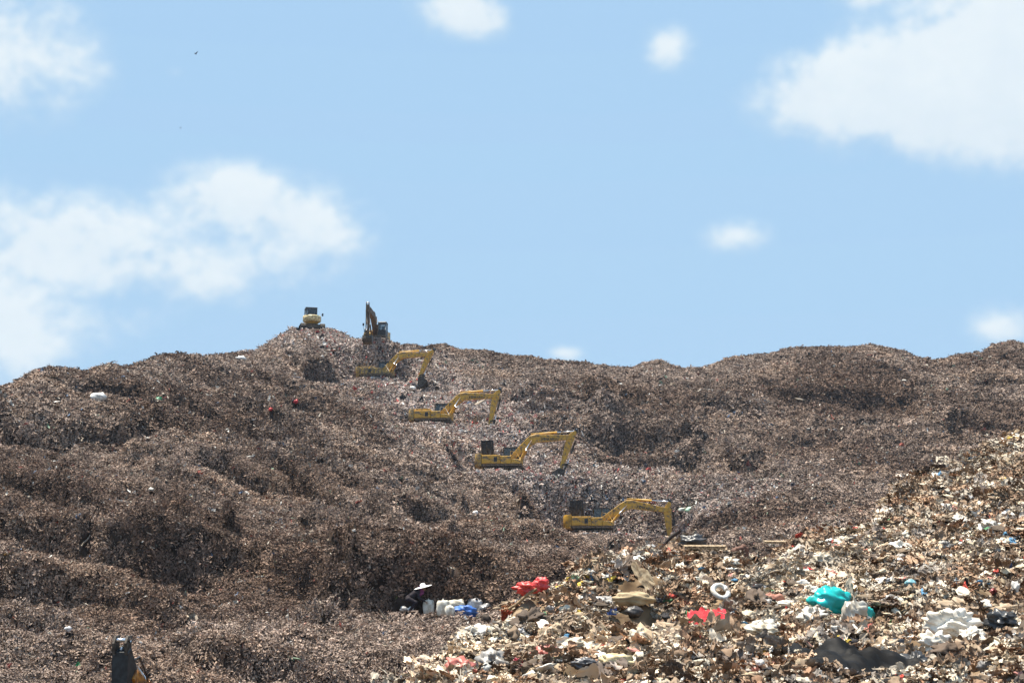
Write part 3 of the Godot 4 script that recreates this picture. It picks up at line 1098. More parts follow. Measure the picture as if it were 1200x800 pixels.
func wheel_mesh(r: float, w: float) -> ArrayMesh:
	return tube_mesh([Vector3(0, 0, -w / 2), Vector3(0, 0, -w / 2 + 0.03), Vector3(0, 0, w / 2 - 0.03), Vector3(0, 0, w / 2)], [r * 0.9, r, r, r * 0.9], 16)

func crawler(root: Node3D, length: float, hgt: float, gauge: float, w: float) -> void:
	for s in [-1, 1]:
		var t := part("track", track_mesh(length, hgt, w), M.steel, root, Transform3D(Basis.IDENTITY, Vector3(0, 0, s * gauge / 2)))
		part("track_frame", box_mesh(Vector3(-length / 2 + hgt * 0.55, hgt * 0.22, -w * 0.32), Vector3(length / 2 - hgt * 0.55, hgt * 0.74, w * 0.32), 0.03), M.brown, t)
		part("sprocket", wheel_mesh(hgt * 0.40, w * 0.7), M.brown, t, Transform3D(Basis.IDENTITY, Vector3(-length / 2 + hgt / 2, hgt / 2, 0)))
		part("idler", wheel_mesh(hgt * 0.38, w * 0.7), M.brown, t, Transform3D(Basis.IDENTITY, Vector3(length / 2 - hgt / 2, hgt / 2, 0)))
	part("undercarriage", box_mesh(Vector3(-0.9, hgt * 0.35, -gauge / 2), Vector3(0.9, hgt * 0.95, gauge / 2), 0.08), M.brown, root)
	part("swing_ring", tube_mesh([Vector3(0, hgt * 0.9, 0), Vector3(0, hgt * 1.0, 0), Vector3(0, hgt * 1.22, 0)], [0.6, 0.68, 0.68], 20), M.steel, root)

func cab(root: Node3D, lo: Vector3, hi: Vector3, paint: Material) -> void:
	# slanted-front cab: posts, roof and lower panel carry panes of glass
	var c := part("cab", prism_mesh([Vector2(lo.x, lo.y), Vector2(hi.x, lo.y), Vector2(hi.x + 0.04, lo.y + 0.62), Vector2(lo.x, lo.y + 0.62)], lo.z, hi.z, 0.03), paint, root)
	for z in [lo.z + 0.04, hi.z - 0.04]:
		for e in [[lo.x + 0.04, lo.x + 0.04], [lerpf(lo.x, hi.x, 0.45), lerpf(lo.x, hi.x, 0.45)], [hi.x, hi.x - 0.28]]:
			part("pillar", tube_mesh([Vector3(e[0], lo.y + 0.6, z), Vector3(e[1], hi.y - 0.05, z)], [0.045, 0.045], 6), M.dark, c)
	part("roof", prism_mesh([Vector2(lo.x - 0.03, hi.y - 0.1), Vector2(hi.x - 0.2, hi.y - 0.1), Vector2(hi.x - 0.32, hi.y), Vector2(lo.x, hi.y)], lo.z - 0.02, hi.z + 0.02, 0.03), M.dark, c)
	for z in [lo.z + 0.035, hi.z - 0.035]:
		part("side_window", prism_mesh([Vector2(lo.x + 0.07, lo.y + 0.63), Vector2(hi.x - 0.02, lo.y + 0.63), Vector2(hi.x - 0.27, hi.y - 0.11), Vector2(lo.x + 0.07, hi.y - 0.11)], z - 0.006, z + 0.006, 0.002), M.glass, c)
	var f := st_new()
	quad(f, Vector3(hi.x + 0.02, lo.y + 0.63, lo.z + 0.06), Vector3(hi.x + 0.02, lo.y + 0.63, hi.z - 0.06), Vector3(hi.x - 0.25, hi.y - 0.11, hi.z - 0.06), Vector3(hi.x - 0.25, hi.y - 0.11, lo.z + 0.06))
	part("windscreen", done(f), M.glass, c)
	var b := st_new()
	quad(b, Vector3(lo.x + 0.02, lo.y + 0.63, lo.z + 0.06), Vector3(lo.x + 0.02, lo.y + 0.63, hi.z - 0.06), Vector3(lo.x + 0.02, hi.y - 0.11, hi.z - 0.06), Vector3(lo.x + 0.02, hi.y - 0.11, lo.z + 0.06))
	part("rear_window", done(b), M.glass, c)
	var seat := st_new()
	box(seat, Vector3(lo.x + 0.3, lo.y + 0.5, lo.z + 0.25), Vector3(lo.x + 0.8, lo.y + 0.75, hi.z - 0.25), 0.03)
	box(seat, Vector3(lo.x + 0.2, lo.y + 0.7, lo.z + 0.25), Vector3(lo.x + 0.34, lo.y + 1.3, hi.z - 0.25), 0.03)
	part("seat", done(seat), M.dark, c)

func bar(st: SurfaceTool, a: Vector2, b: Vector2, r: float, z: float) -> void:
	tube(st, [Vector3(a.x, a.y, z), Vector3(b.x, b.y, z)], [r, r], 8)

func excavator(label: String, where: Vector3, heading: float, boom_deg: float, arm_deg: float, bucket_deg: float, hood_up: bool, paint: Material, rear: Material, arm_paint: Material, lettering: bool) -> Node3D:
	# forward is +x, right +z; boom_deg is the chord's angle above level, arm_deg the arm's angle from level
	var root := thing("excavator", label, "excavator", where, "excavators working on the landfill")
	root.rotation.y = heading
	crawler(root, 4.1, 0.92, 2.25, 0.62)
	# upper structure: deck, right-hand tanks, engine bay, counterweight
	part("deck", box_mesh(Vector3(-2.0, 1.1, -1.3), Vector3(1.55, 1.3, 1.3), 0.03), M.brown, root)
	var cw := []
	for k in 9:
		var t := PI / 2 + PI * k / 8.0
		cw.append(Vector2(-2.05 + cos(t) * 0.72, -sin(t) * 1.32))
	var cst := st_new(true)
	var rings := []
	for lv in [[1.12, 0.90], [1.22, 1.0], [2.12, 1.0], [2.26, 0.92]]:
		var ring := []
		for p in cw:
			ring.append(Vector3(-2.05 + (p.x + 2.05) * lv[1], lv[0], p.y * (0.96 + 0.04 * lv[1])))
		rings.append(ring)
	for r in 3:
		for k in 8:
			quad(cst, rings[r][k], rings[r][k + 1], rings[r + 1][k + 1], rings[r + 1][k])
	cst.set_smooth_group(-1)
	for r in [0, 3]:
		for k in range(1, 8):
			cst.add_vertex(rings[r][0]); cst.add_vertex(rings[r][k]); cst.add_vertex(rings[r][k + 1])
	for r in 3:
		quad(cst, rings[r][0], rings[r][8], rings[r + 1][8], rings[r + 1][0])
	part("counterweight", done(cst), rear, root)
	part("engine_bay", box_mesh(Vector3(-2.04, 1.31, -1.28), Vector3(-0.35, 2.1, 1.28), 0.04), paint, root)
	for d in [[-1.98, -1.2], [-1.16, -0.4]]:
		var dr := part("side_door", box_mesh(Vector3(d[0], 1.36, 1.285), Vector3(d[1], 2.04, 1.325), 0.012), paint, root)
		part("handle", box_mesh(Vector3(d[1] - 0.16, 1.66, 1.326), Vector3(d[1] - 0.06, 1.72, 1.35), 0.008), M.dark, dr)
	part("grille", box_mesh(Vector3(-0.92, 1.5, 1.327), Vector3(-0.6, 1.9, 1.34), 0.004), M.dark, root)
	part("fuel_tank", box_mesh(Vector3(-0.33, 1.31, 0.42), Vector3(0.62, 2.0, 1.3), 0.04), paint, root)
	part("tool_box", prism_mesh([Vector2(0.64, 1.31), Vector2(1.62, 1.31), Vector2(1.62, 1.52), Vector2(1.25, 1.7), Vector2(0.64, 1.72)], 0.48, 1.3, 0.03), paint, root)
	part("exhaust_pipe", tube_mesh([Vector3(-1.3, 2.1, 0.75), Vector3(-1.3, 2.55, 0.75), Vector3(-1.42, 2.68, 0.75)], [0.06, 0.06, 0.06], 8), M.steel, root)
	var hr := st_new(true)
	tube(hr, [Vector3(0.58, 1.98, 1.2), Vector3(0.58, 2.42, 1.2), Vector3(1.1, 2.3, 1.2), Vector3(1.5, 1.62, 1.2)], [0.022, 0.022, 0.022, 0.022], 6)
	part("handrail", done(hr), M.white if not hood_up else M.yellow, root)
	var mirror := st_new()
	tube(mirror, [Vector3(1.5, 1.6, 1.24), Vector3(1.56, 2.6, 1.34)], [0.018, 0.018], 6)
	box(mirror, Vector3(1.5, 2.45, 1.25), Vector3(1.56, 2.75, 1.45), 0.01)
	part("mirror", done(mirror), M.dark, root)
	if hood_up:
		var hd := part("raised_engine_hood", prism_mesh([Vector2(-0.07, 0.0), Vector2(0.07, 0.0), Vector2(0.07, 1.25), Vector2(-0.02, 1.42), Vector2(-0.07, 1.42)], -0.62, 0.62, 0.02), M.dark, root, Transform3D(Basis(Vector3.UP, 1.15) * Basis(Vector3(0, 0, 1), 0.10), Vector3(-1.55, 2.12, 0.2)))
		var rb := st_new()
		for z in [-0.5, 0.0, 0.5]:
			box(rb, Vector3(-0.11, 0.1, z - 0.04), Vector3(-0.07, 1.3, z + 0.04), 0.008)
		part("rib", done(rb), M.steel, hd)
	else:
		part("engine_hood", prism_mesh([Vector2(-2.0, 2.1), Vector2(-0.42, 2.1), Vector2(-0.5, 2.3), Vector2(-1.9, 2.3)], -1.1, 1.1, 0.05), paint, root)
	cab(root, Vector3(-0.2, 1.31, -1.3), Vector3(1.5, 2.98, -0.36), paint)
	# boom: banana-shaped box beam hinged at the deck
	var bb := Basis(Vector3(0, 0, 1), deg_to_rad(boom_deg))
	var foot := Vector3(0.45, 1.75, 0.05)
	var boom := part("boom", prism_mesh([Vector2(-0.18, -0.16), Vector2(0.25, -0.12), Vector2(2.36, 0.60), Vector2(2.80, 0.68), Vector2(5.65, -0.14), Vector2(5.86, -0.08), Vector2(5.86, 0.2), Vector2(5.4, 0.36), Vector2(2.95, 1.36), Vector2(2.45, 1.42), Vector2(1.95, 1.22), Vector2(-0.12, 0.18)], -0.27, 0.27, 0.03), arm_paint, root, Transform3D(bb, foot))
	if lettering:
		var tm := TextMesh.new()
		tm.text = "KOMATSU"
		var sf := SystemFont.new()
		sf.font_names = PackedStringArray(["Droid Sans"])
		sf.font_weight = 700
		tm.font = sf
		tm.font_size = 32
		tm.pixel_size = 0.0105
		tm.depth = 0.012
		part("lettering", tm, M.ink, boom, Transform3D(Basis(Vector3(0, 0, 1), -0.335), Vector3(4.0, 0.47, 0.276)))
	var to_deck := bb.inverse()
	for z in [-0.42, 0.42]:
		var a3: Vector3 = to_deck * (Vector3(1.2, 1.42, 0) - Vector3(foot.x, foot.y, 0))
		var a2 := Vector2(a3.x, a3.y)
		var b2 := Vector2(2.45, 0.98)
		var mid := a2.lerp(b2, 0.56)
		var cy := st_new(true)
		bar(cy, a2, mid, 0.095, z)
		var cyl := part("boom_cylinder", done(cy), arm_paint, boom)
		var rd := st_new(true)
		bar(rd, mid, b2, 0.05, z)
		part("rod", done(rd), M.chrome, cyl)
	# arm
	var tip := Vector3(5.72, 0.02, 0)
	var ab := Basis(Vector3(0, 0, 1), deg_to_rad(arm_deg - boom_deg))
	var arm := part("arm", prism_mesh([Vector2(-0.74, 0.28), Vector2(-0.62, 0.47), Vector2(0.1, 0.42), Vector2(2.75, 0.16), Vector2(2.92, 0.06), Vector2(2.9, -0.1), Vector2(2.7, -0.14), Vector2(0.3, -0.26), Vector2(-0.15, -0.22)], -0.2, 0.2, 0.025), arm_paint, boom, Transform3D(ab, tip))
	arm.name = "arm"
	for z in [-0.15, 0.15]:
		part("bracket", prism_mesh([Vector2(-1.02, 0.22), Vector2(-1.0, 0.46), Vector2(-0.82, 0.56), Vector2(-0.55, 0.5), Vector2(-0.6, 0.28)], z - 0.035, z + 0.035, 0.012), M.steel, boom, Transform3D(ab, tip))
	part("pin", tube_mesh([Vector3(-0.9, 0.4, -0.21), Vector3(-0.9, 0.4, 0.21)], [0.05, 0.05], 10), M.chrome, boom, Transform3D(ab, tip))
	var horn: Vector3 = ab * Vector3(-0.72, 0.38, 0) + tip
	var ac := st_new(true)
	var s0 := Vector2(2.55, 1.52)
	var s1 := Vector2(horn.x, horn.y)
	bar(ac, s0, s0.lerp(s1, 0.58), 0.1, 0.0)
	var acyl := part("arm_cylinder", done(ac), arm_paint, boom)
	var ar := st_new(true)
	bar(ar, s0.lerp(s1, 0.58), s1, 0.055, 0.0)
	part("rod", done(ar), M.chrome, acyl)
	var bc := st_new(true)
	bar(bc, Vector2(0.15, 0.58), Vector2(1.35, 0.5), 0.08, 0.0)
	var bcyl := part("bucket_cylinder", done(bc), M.steel, boom, Transform3D(ab, tip))
	var br := st_new(true)
	bar(br, Vector2(1.35, 0.5), Vector2(2.35, 0.42), 0.045, 0.0)
	part("rod", done(br), M.chrome, bcyl)
	for z in [-0.24, 0.24]:
		var lk := st_new()
		prism(lk, PackedVector2Array([Vector2(2.28, 0.48), Vector2(2.42, 0.48), Vector2(2.62, 0.02), Vector2(2.5, -0.02)]), z - 0.03, z + 0.03, 0.008)
		prism(lk, PackedVector2Array([Vector2(2.3, 0.38), Vector2(2.36, 0.5), Vector2(3.05, 0.34), Vector2(3.0, 0.24)]), z - 0.03, z + 0.03, 0.008)
		part("linkage", done(lk), M.steel, boom, Transform3D(ab, tip))
	var hose := st_new(true)
	for z in [-0.1, 0.1]:
		tube(hose, [Vector3(4.6, 0.68, z), Vector3(5.2, 0.75, z), Vector3(5.75, 0.72, z), Vector3(6.0, 0.35, z)], [0.028, 0.028, 0.028, 0.028], 6)
	part("hose", done(hose), M.dark, boom)
	# bucket
	var qb := ab * Basis(Vector3(0, 0, 1), deg_to_rad(bucket_deg))
	var pin: Vector3 = ab * Vector3(2.85, 0.0, 0) + tip
	var bk := st_new()
	var outer := [Vector2(0.0, 0.1), Vector2(0.12, 0.42), Vector2(0.55, 0.62), Vector2(1.0, 0.5), Vector2(1.22, 0.15), Vector2(1.25, -0.3), Vector2(1.2, -0.55)]
	for k in outer.size() - 1:
		var p: Vector2 = outer[k]
		var q: Vector2 = outer[k + 1]
		var o2 := (q - p).orthogonal().normalized() * 0.04
		prism(bk, PackedVector2Array([p, q, q - o2, p - o2]), -0.55, 0.55, 0.008)
	var cheek := outer.duplicate()
	cheek.append(Vector2(0.1, -0.12))
	for z in [-0.55, 0.51]:
		prism(bk, PackedVector2Array(cheek), z, z + 0.04, 0.008)
	var bucket := part("bucket", done(bk), M.steel, boom, Transform3D(qb, pin))
	for k in 5:
		var z := -0.46 + 0.23 * k
		part("tooth", prism_mesh([Vector2(1.16, -0.5), Vector2(1.26, -0.5), Vector2(1.2, -0.76)], z - 0.05, z + 0.05, 0.008), M.steel, bucket)
	return root

func round_tail_excavator(where: Vector3, heading: float) -> void:
	var root := thing("excavator", "small cream yellow excavator with a round body on the hill's highest peak", "excavator", where, "excavators working on the landfill")
	root.rotation.y = heading
	crawler(root, 2.9, 0.75, 2.35, 0.6)
	part("pedestal", tube_mesh([Vector3(0, 0.75, 0), Vector3(0, 0.95, 0), Vector3(0, 1.2, 0)], [0.6, 0.75, 1.05], 20), M.yellow, root)
	part("body", tube_mesh([Vector3(0, 1.12, 0), Vector3(0, 1.2, 0), Vector3(0, 1.78, 0), Vector3(0, 1.88, 0), Vector3(0, 1.9, 0)], [1.0, 1.12, 1.14, 1.06, 0.9], 28), M.cream, root)
	cab(root, Vector3(-0.75, 1.3, -0.85), Vector3(0.95, 2.85, 0.55), M.dark)
	var bo := part("boom", prism_mesh([Vector2(0.6, 1.25), Vector2(1.0, 1.2), Vector2(2.6, 1.9), Vector2(4.0, 1.3), Vector2(4.05, 1.5), Vector2(2.7, 2.3), Vector2(2.4, 2.28), Vector2(0.7, 1.6)], 0.62, 0.9, 0.03), M.yellow, root)
	part("arm", prism_mesh([Vector2(3.7, 1.75), Vector2(3.95, 1.8), Vector2(4.25, 1.3), Vector2(4.0, 0.3), Vector2(3.85, 0.3), Vector2(3.85, 1.2)], 0.66, 0.86, 0.03), M.yellow, bo)
	part("bucket", prism_mesh([Vector2(3.9, 0.4), Vector2(4.2, 0.3), Vector2(4.3, 0.0), Vector2(4.0, -0.1), Vector2(3.6, 0.1)], 0.45, 1.05, 0.03), M.steel, bo)
	var mr := st_new()
	tube(mr, [Vector3(-0.7, 1.9, 1.05), Vector3(-0.9, 2.1, 1.18)], [0.02, 0.02], 6)
	box(mr, Vector3(-0.95, 1.75, 1.1), Vector3(-0.9, 2.1, 1.28), 0.01)
	part("mirror", done(mr), M.dark, root)

# ------------------------------------------------------------------ placing things by what they rest on
var on_heap := false

func ground(px: float, py: float) -> Vector3:      # the waste surface seen at that photo point
	for k in (10 if on_heap else 1):                # things on the heap's crest rest on the crest itself
		var q := ray(px, py + 4.0 * k)
		var hd := heap.hit(q.x, q.y, EYE)
		if hd > 0.0 and hd < 46.0:
			return polar(q.x, hd, EYE + q.y * hd + 2.0 * k * hd / F)
	var r := ray(px, py)
	var d := hill.hit(r.x, r.y, EYE)
	return polar(r.x, d, EYE + r.y * d)

func size_px(p: Vector3, n: float) -> float:       # metres spanned by n photo pixels at that place
	return n * Vector2(p.x, p.z).length() / F

func lay(p: Vector3, turn: float, tilt: float, s: Vector3) -> Transform3D:
	return Transform3D(Basis(Vector3.UP, turn) * Basis(Vector3.RIGHT, tilt) * Basis.from_scale(s), p)

# ------------------------------------------------------------------ the waste picker
func capsule_field(p: Vector3, bones: Array, k: float) -> float:
	var best := 1.0
	for b in bones:
		var a: Vector3 = b[0]
		var ab: Vector3 = b[1] - a
		var t := clampf((p - a).dot(ab) / maxf(ab.length_squared(), 1e-8), 0.0, 1.0)
		var d: float = (p - a - ab * t).length() - lerpf(b[2], b[3], t)
		var h := clampf(0.5 + 0.5 * (best - d) / k, 0.0, 1.0)
		best = lerpf(best, d, h) - k * h * (1.0 - h)
	return best

func body_mesh(bones: Array, cell: float, k: float) -> ArrayMesh:      # surface nets of joined tapered capsules
	var lo := Vector3.ONE * 1e9
	var hi := Vector3.ONE * -1e9
	for b in bones:
		for e in [[b[0], b[2]], [b[1], b[3]]]:
			lo = lo.min(e[0] - Vector3.ONE * (e[1] + cell * 2))
			hi = hi.max(e[0] + Vector3.ONE * (e[1] + cell * 2))
	var n := Vector3i(((hi - lo) / cell).ceil()) + Vector3i.ONE
	var f := PackedFloat32Array()
	f.resize(n.x * n.y * n.z)
	for x in n.x:
		for y in n.y:
			for z in n.z:
				f[(x * n.y + y) * n.z + z] = capsule_field(lo + Vector3(x, y, z) * cell, bones, k)
	var vid := {}
	var vs := PackedVector3Array()
	for x in n.x - 1:
		for y in n.y - 1:
			for z in n.z - 1:
				var sum := Vector3.ZERO
				var hits := 0
				var inside := 0
				for c in 8:
					if f[((x + (c & 1)) * n.y + y + ((c >> 1) & 1)) * n.z + z + (c >> 2)] < 0: inside += 1
				if inside == 0 or inside == 8: continue
				for e in [[0, 1], [2, 3], [4, 5], [6, 7], [0, 2], [1, 3], [4, 6], [5, 7], [0, 4], [1, 5], [2, 6], [3, 7]]:
					var A := Vector3i(e[0] & 1, (e[0] >> 1) & 1, e[0] >> 2)
					var B := Vector3i(e[1] & 1, (e[1] >> 1) & 1, e[1] >> 2)
					var fa := f[((x + A.x) * n.y + y + A.y) * n.z + z + A.z]
					var fb := f[((x + B.x) * n.y + y + B.y) * n.z + z + B.z]
					if (fa < 0) != (fb < 0):
						sum += Vector3(A).lerp(Vector3(B), fa / (fa - fb))
						hits += 1
				vid[(x * n.y + y) * n.z + z] = vs.size()
				vs.append(lo + (Vector3(x, y, z) + sum / hits) * cell)
	var st := st_new(true)
	for x in range(1, n.x - 1):
		for y in range(1, n.y - 1):
			for z in range(1, n.z - 1):
				var here := f[(x * n.y + y) * n.z + z] < 0
				for ax in 3:
					var o := Vector3i(1 if ax == 0 else 0, 1 if ax == 1 else 0, 1 if ax == 2 else 0)
					if (f[((x + o.x) * n.y + y + o.y) * n.z + z + o.z] < 0) == here: continue
					var u := Vector3i(o.z, o.x, o.y)
					var v := Vector3i(o.y, o.z, o.x)
					var c := []
					for w in [Vector3i.ZERO, u, u + v, v]:
						c.append(vs[vid[((x - w.x) * n.y + y - w.y) * n.z + z - w.z]])
					if here: quad(st, c[0], c[1], c[2], c[3])
					else: quad(st, c[3], c[2], c[1], c[0])
	return done(st)

func hand_bones(wrist: Vector3, dir: Vector3, palm_n: Vector3, side: Vector3) -> Array:
	var b := []
	var knuckle := wrist + dir * 0.085
	b.append([wrist, knuckle - side * 0.02, 0.022, 0.022])
	b.append([wrist, knuckle + side * 0.022, 0.022, 0.02])
	for i in 4:
		var root := knuckle + side * (-0.033 + 0.022 * i)
		var l: float = [0.034, 0.04, 0.038, 0.03][i]
		var p1 := root + (dir * 0.8 + palm_n * 0.6).normalized() * l
		var p2 := p1 + (dir * 0.1 + palm_n).normalized() * l * 0.8
		b.append([root, p1, 0.0095, 0.0088])
		b.append([p1, p2, 0.0088, 0.0075])
	var th := wrist + dir * 0.035 - side * 0.03
	var t1 := th + (dir * 0.6 - side * 0.5 + palm_n * 0.5).normalized() * 0.04
	b.append([th, t1, 0.012, 0.0105])
	b.append([t1, t1 + (dir * 0.7 + palm_n * 0.7).normalized() * 0.03, 0.0105, 0.0085])
	return b

func waste_picker(where: Vector3) -> void:
	var root := thing("person", "person stooping in a wide white hat and purple scarf beside white sacks", "person", where)
	var skin := mat(lin(0.26, 0.15, 0.09), 0.6)
	var cloth := mat(lin(0.035, 0.025, 0.035), 0.9, 0.0, M.grime, 2.0)
	var purple := mat(lin(0.30, 0.07, 0.25), 0.85, 0.0, M.grime, 2.0)
	# facing +x, knees bent, trunk leaning forward
	var hip := Vector3(-0.16, 0.50, 0)
	var chest := Vector3(0.14, 0.72, 0)
	var neck := Vector3(0.24, 0.80, 0)
	var head := Vector3(0.33, 0.87, 0)
	var bones := [[hip, chest, 0.12, 0.13], [chest, neck, 0.10, 0.055], [neck, head, 0.05, 0.07], [head + Vector3(-0.02, 0.04, 0), head + Vector3(0.03, -0.03, 0), 0.092, 0.075], [head + Vector3(0.09, 0.0, 0), head + Vector3(0.118, -0.015, 0), 0.012, 0.013]]
	var arms := []
	var legs := []
	var fingers := []
	for s in [-1, 1]:
		var sh := Vector3(0.16, 0.72, 0.17 * s)
		var el := Vector3(0.24, 0.50, 0.22 * s)
		var wr := Vector3(0.44, 0.40, 0.13 * s)
		arms.append([chest, sh, 0.09, 0.062])
		arms.append([sh, el, 0.056, 0.044])
		arms.append([el, wr, 0.042, 0.03])
		bones.append([sh, el, 0.048, 0.038])
		bones.append([el, wr, 0.036, 0.026])
		fingers.append_array(hand_bones(wr, Vector3(0.8, -0.6, 0).normalized(), Vector3(-0.6, -0.8, 0).normalized(), Vector3(0, 0, s)))
		var h := hip + Vector3(0, -0.02, 0.09 * s)
		var kn := Vector3(0.12, 0.36, 0.13 * s)
		var an := Vector3(-0.10, 0.09, 0.12 * s)
		legs.append([h, kn, 0.095, 0.068])
		legs.append([kn, an, 0.064, 0.05])
		bones.append([h, kn, 0.08, 0.055])
		bones.append([kn, an, 0.055, 0.035])
		bones.append([an + Vector3(-0.03, -0.04, 0), an + Vector3(0.14, -0.055, 0.01 * s), 0.04, 0.032])
	var body := part("body", body_mesh(bones, 0.02, 0.04), skin, root)
	part("hand", body_mesh(fingers.slice(0, 12), 0.006, 0.006), skin, body)
	part("hand", body_mesh(fingers.slice(12, 24), 0.006, 0.006), skin, body)
	part("shirt", body_mesh([[hip, chest, 0.135, 0.15], [chest, neck, 0.11, 0.07]] + arms, 0.022, 0.05), cloth, root)
	part("trousers", body_mesh([[hip, hip + Vector3(0.06, 0.05, 0), 0.13, 0.13]] + legs, 0.022, 0.05), cloth, root)
	part("scarf", body_mesh([[head + Vector3(-0.05, 0.03, 0), head + Vector3(-0.03, -0.06, 0), 0.098, 0.09], [head + Vector3(-0.06, -0.08, 0), Vector3(0.22, 0.70, 0.0), 0.085, 0.12], [head + Vector3(0.0, -0.09, 0), Vector3(0.34, 0.70, 0.0), 0.06, 0.05]], 0.016, 0.04), purple, root)
	for s in [-1, 1]:
		part("eye", tube_mesh([head + Vector3(0.085, 0.02, 0.03 * s), head + Vector3(0.094, 0.02, 0.03 * s)], [0.008, 0.006], 6), M.white, body)
	part("mouth", box_mesh(head + Vector3(0.098, -0.05, -0.022), head + Vector3(0.104, -0.042, 0.022), 0.002), mat(lin(0.25, 0.08, 0.07), 0.6), body)
	# wide brim, round crown
	var st := st_new(true)
	var prof := [[0.0, 0.135], [0.05, 0.132], [0.09, 0.11], [0.115, 0.06], [0.125, 0.03], [0.22, 0.018], [0.34, -0.005], [0.345, -0.012], [0.22, 0.008], [0.12, 0.01]]
	for k in prof.size() - 1:
		for i in 24:
			var a := TAU * i / 24
			var b := TAU * (i + 1) / 24
			quad(st, Vector3(cos(a) * prof[k][0], prof[k][1], sin(a) * prof[k][0]), Vector3(cos(b) * prof[k][0], prof[k][1], sin(b) * prof[k][0]), Vector3(cos(b) * prof[k + 1][0], prof[k + 1][1], sin(b) * prof[k + 1][0]), Vector3(cos(a) * prof[k + 1][0], prof[k + 1][1], sin(a) * prof[k + 1][0]))
	part("hat", done(st), mat(lin(0.78, 0.76, 0.74), 0.8), root, Transform3D(Basis(Vector3(0, 0, 1), 0.24) * Basis(Vector3(1, 0, 0), 0.12), head + Vector3(0.02, 0.06, 0)))

# ------------------------------------------------------------------ single pieces of waste
func put(called: String, mesh: Mesh, m: Material, label: String, category: String, px: float, py: float, wide: float, tall: float, deep: float, turn := 0.0, tilt := 0.0, sink := 0.12, group := "") -> MeshInstance3D:
	var p := ground(px, py)
	var s := Vector3(size_px(p, wide), size_px(p, tall), size_px(p, deep))
	if called == "wood_stick" or called == "plank":
		keep_clear.append([p.x, p.z, 0.08, p.y])
	else:
		keep_clear.append([p.x, p.z, maxf(s.x, s.z) * (0.48 if p.z > -45.0 else 0.25), p.y])
		if p.z > -45.0: keep_clear.append([p.x * 0.983, p.z * 0.983, s.x * 0.42, p.y])
	return single(called, mesh, m, label, category, lay(p + Vector3(0, -s.y * sink + (0.07 if p.z > -45.0 else 0.09), 0), turn, tilt, s), group)

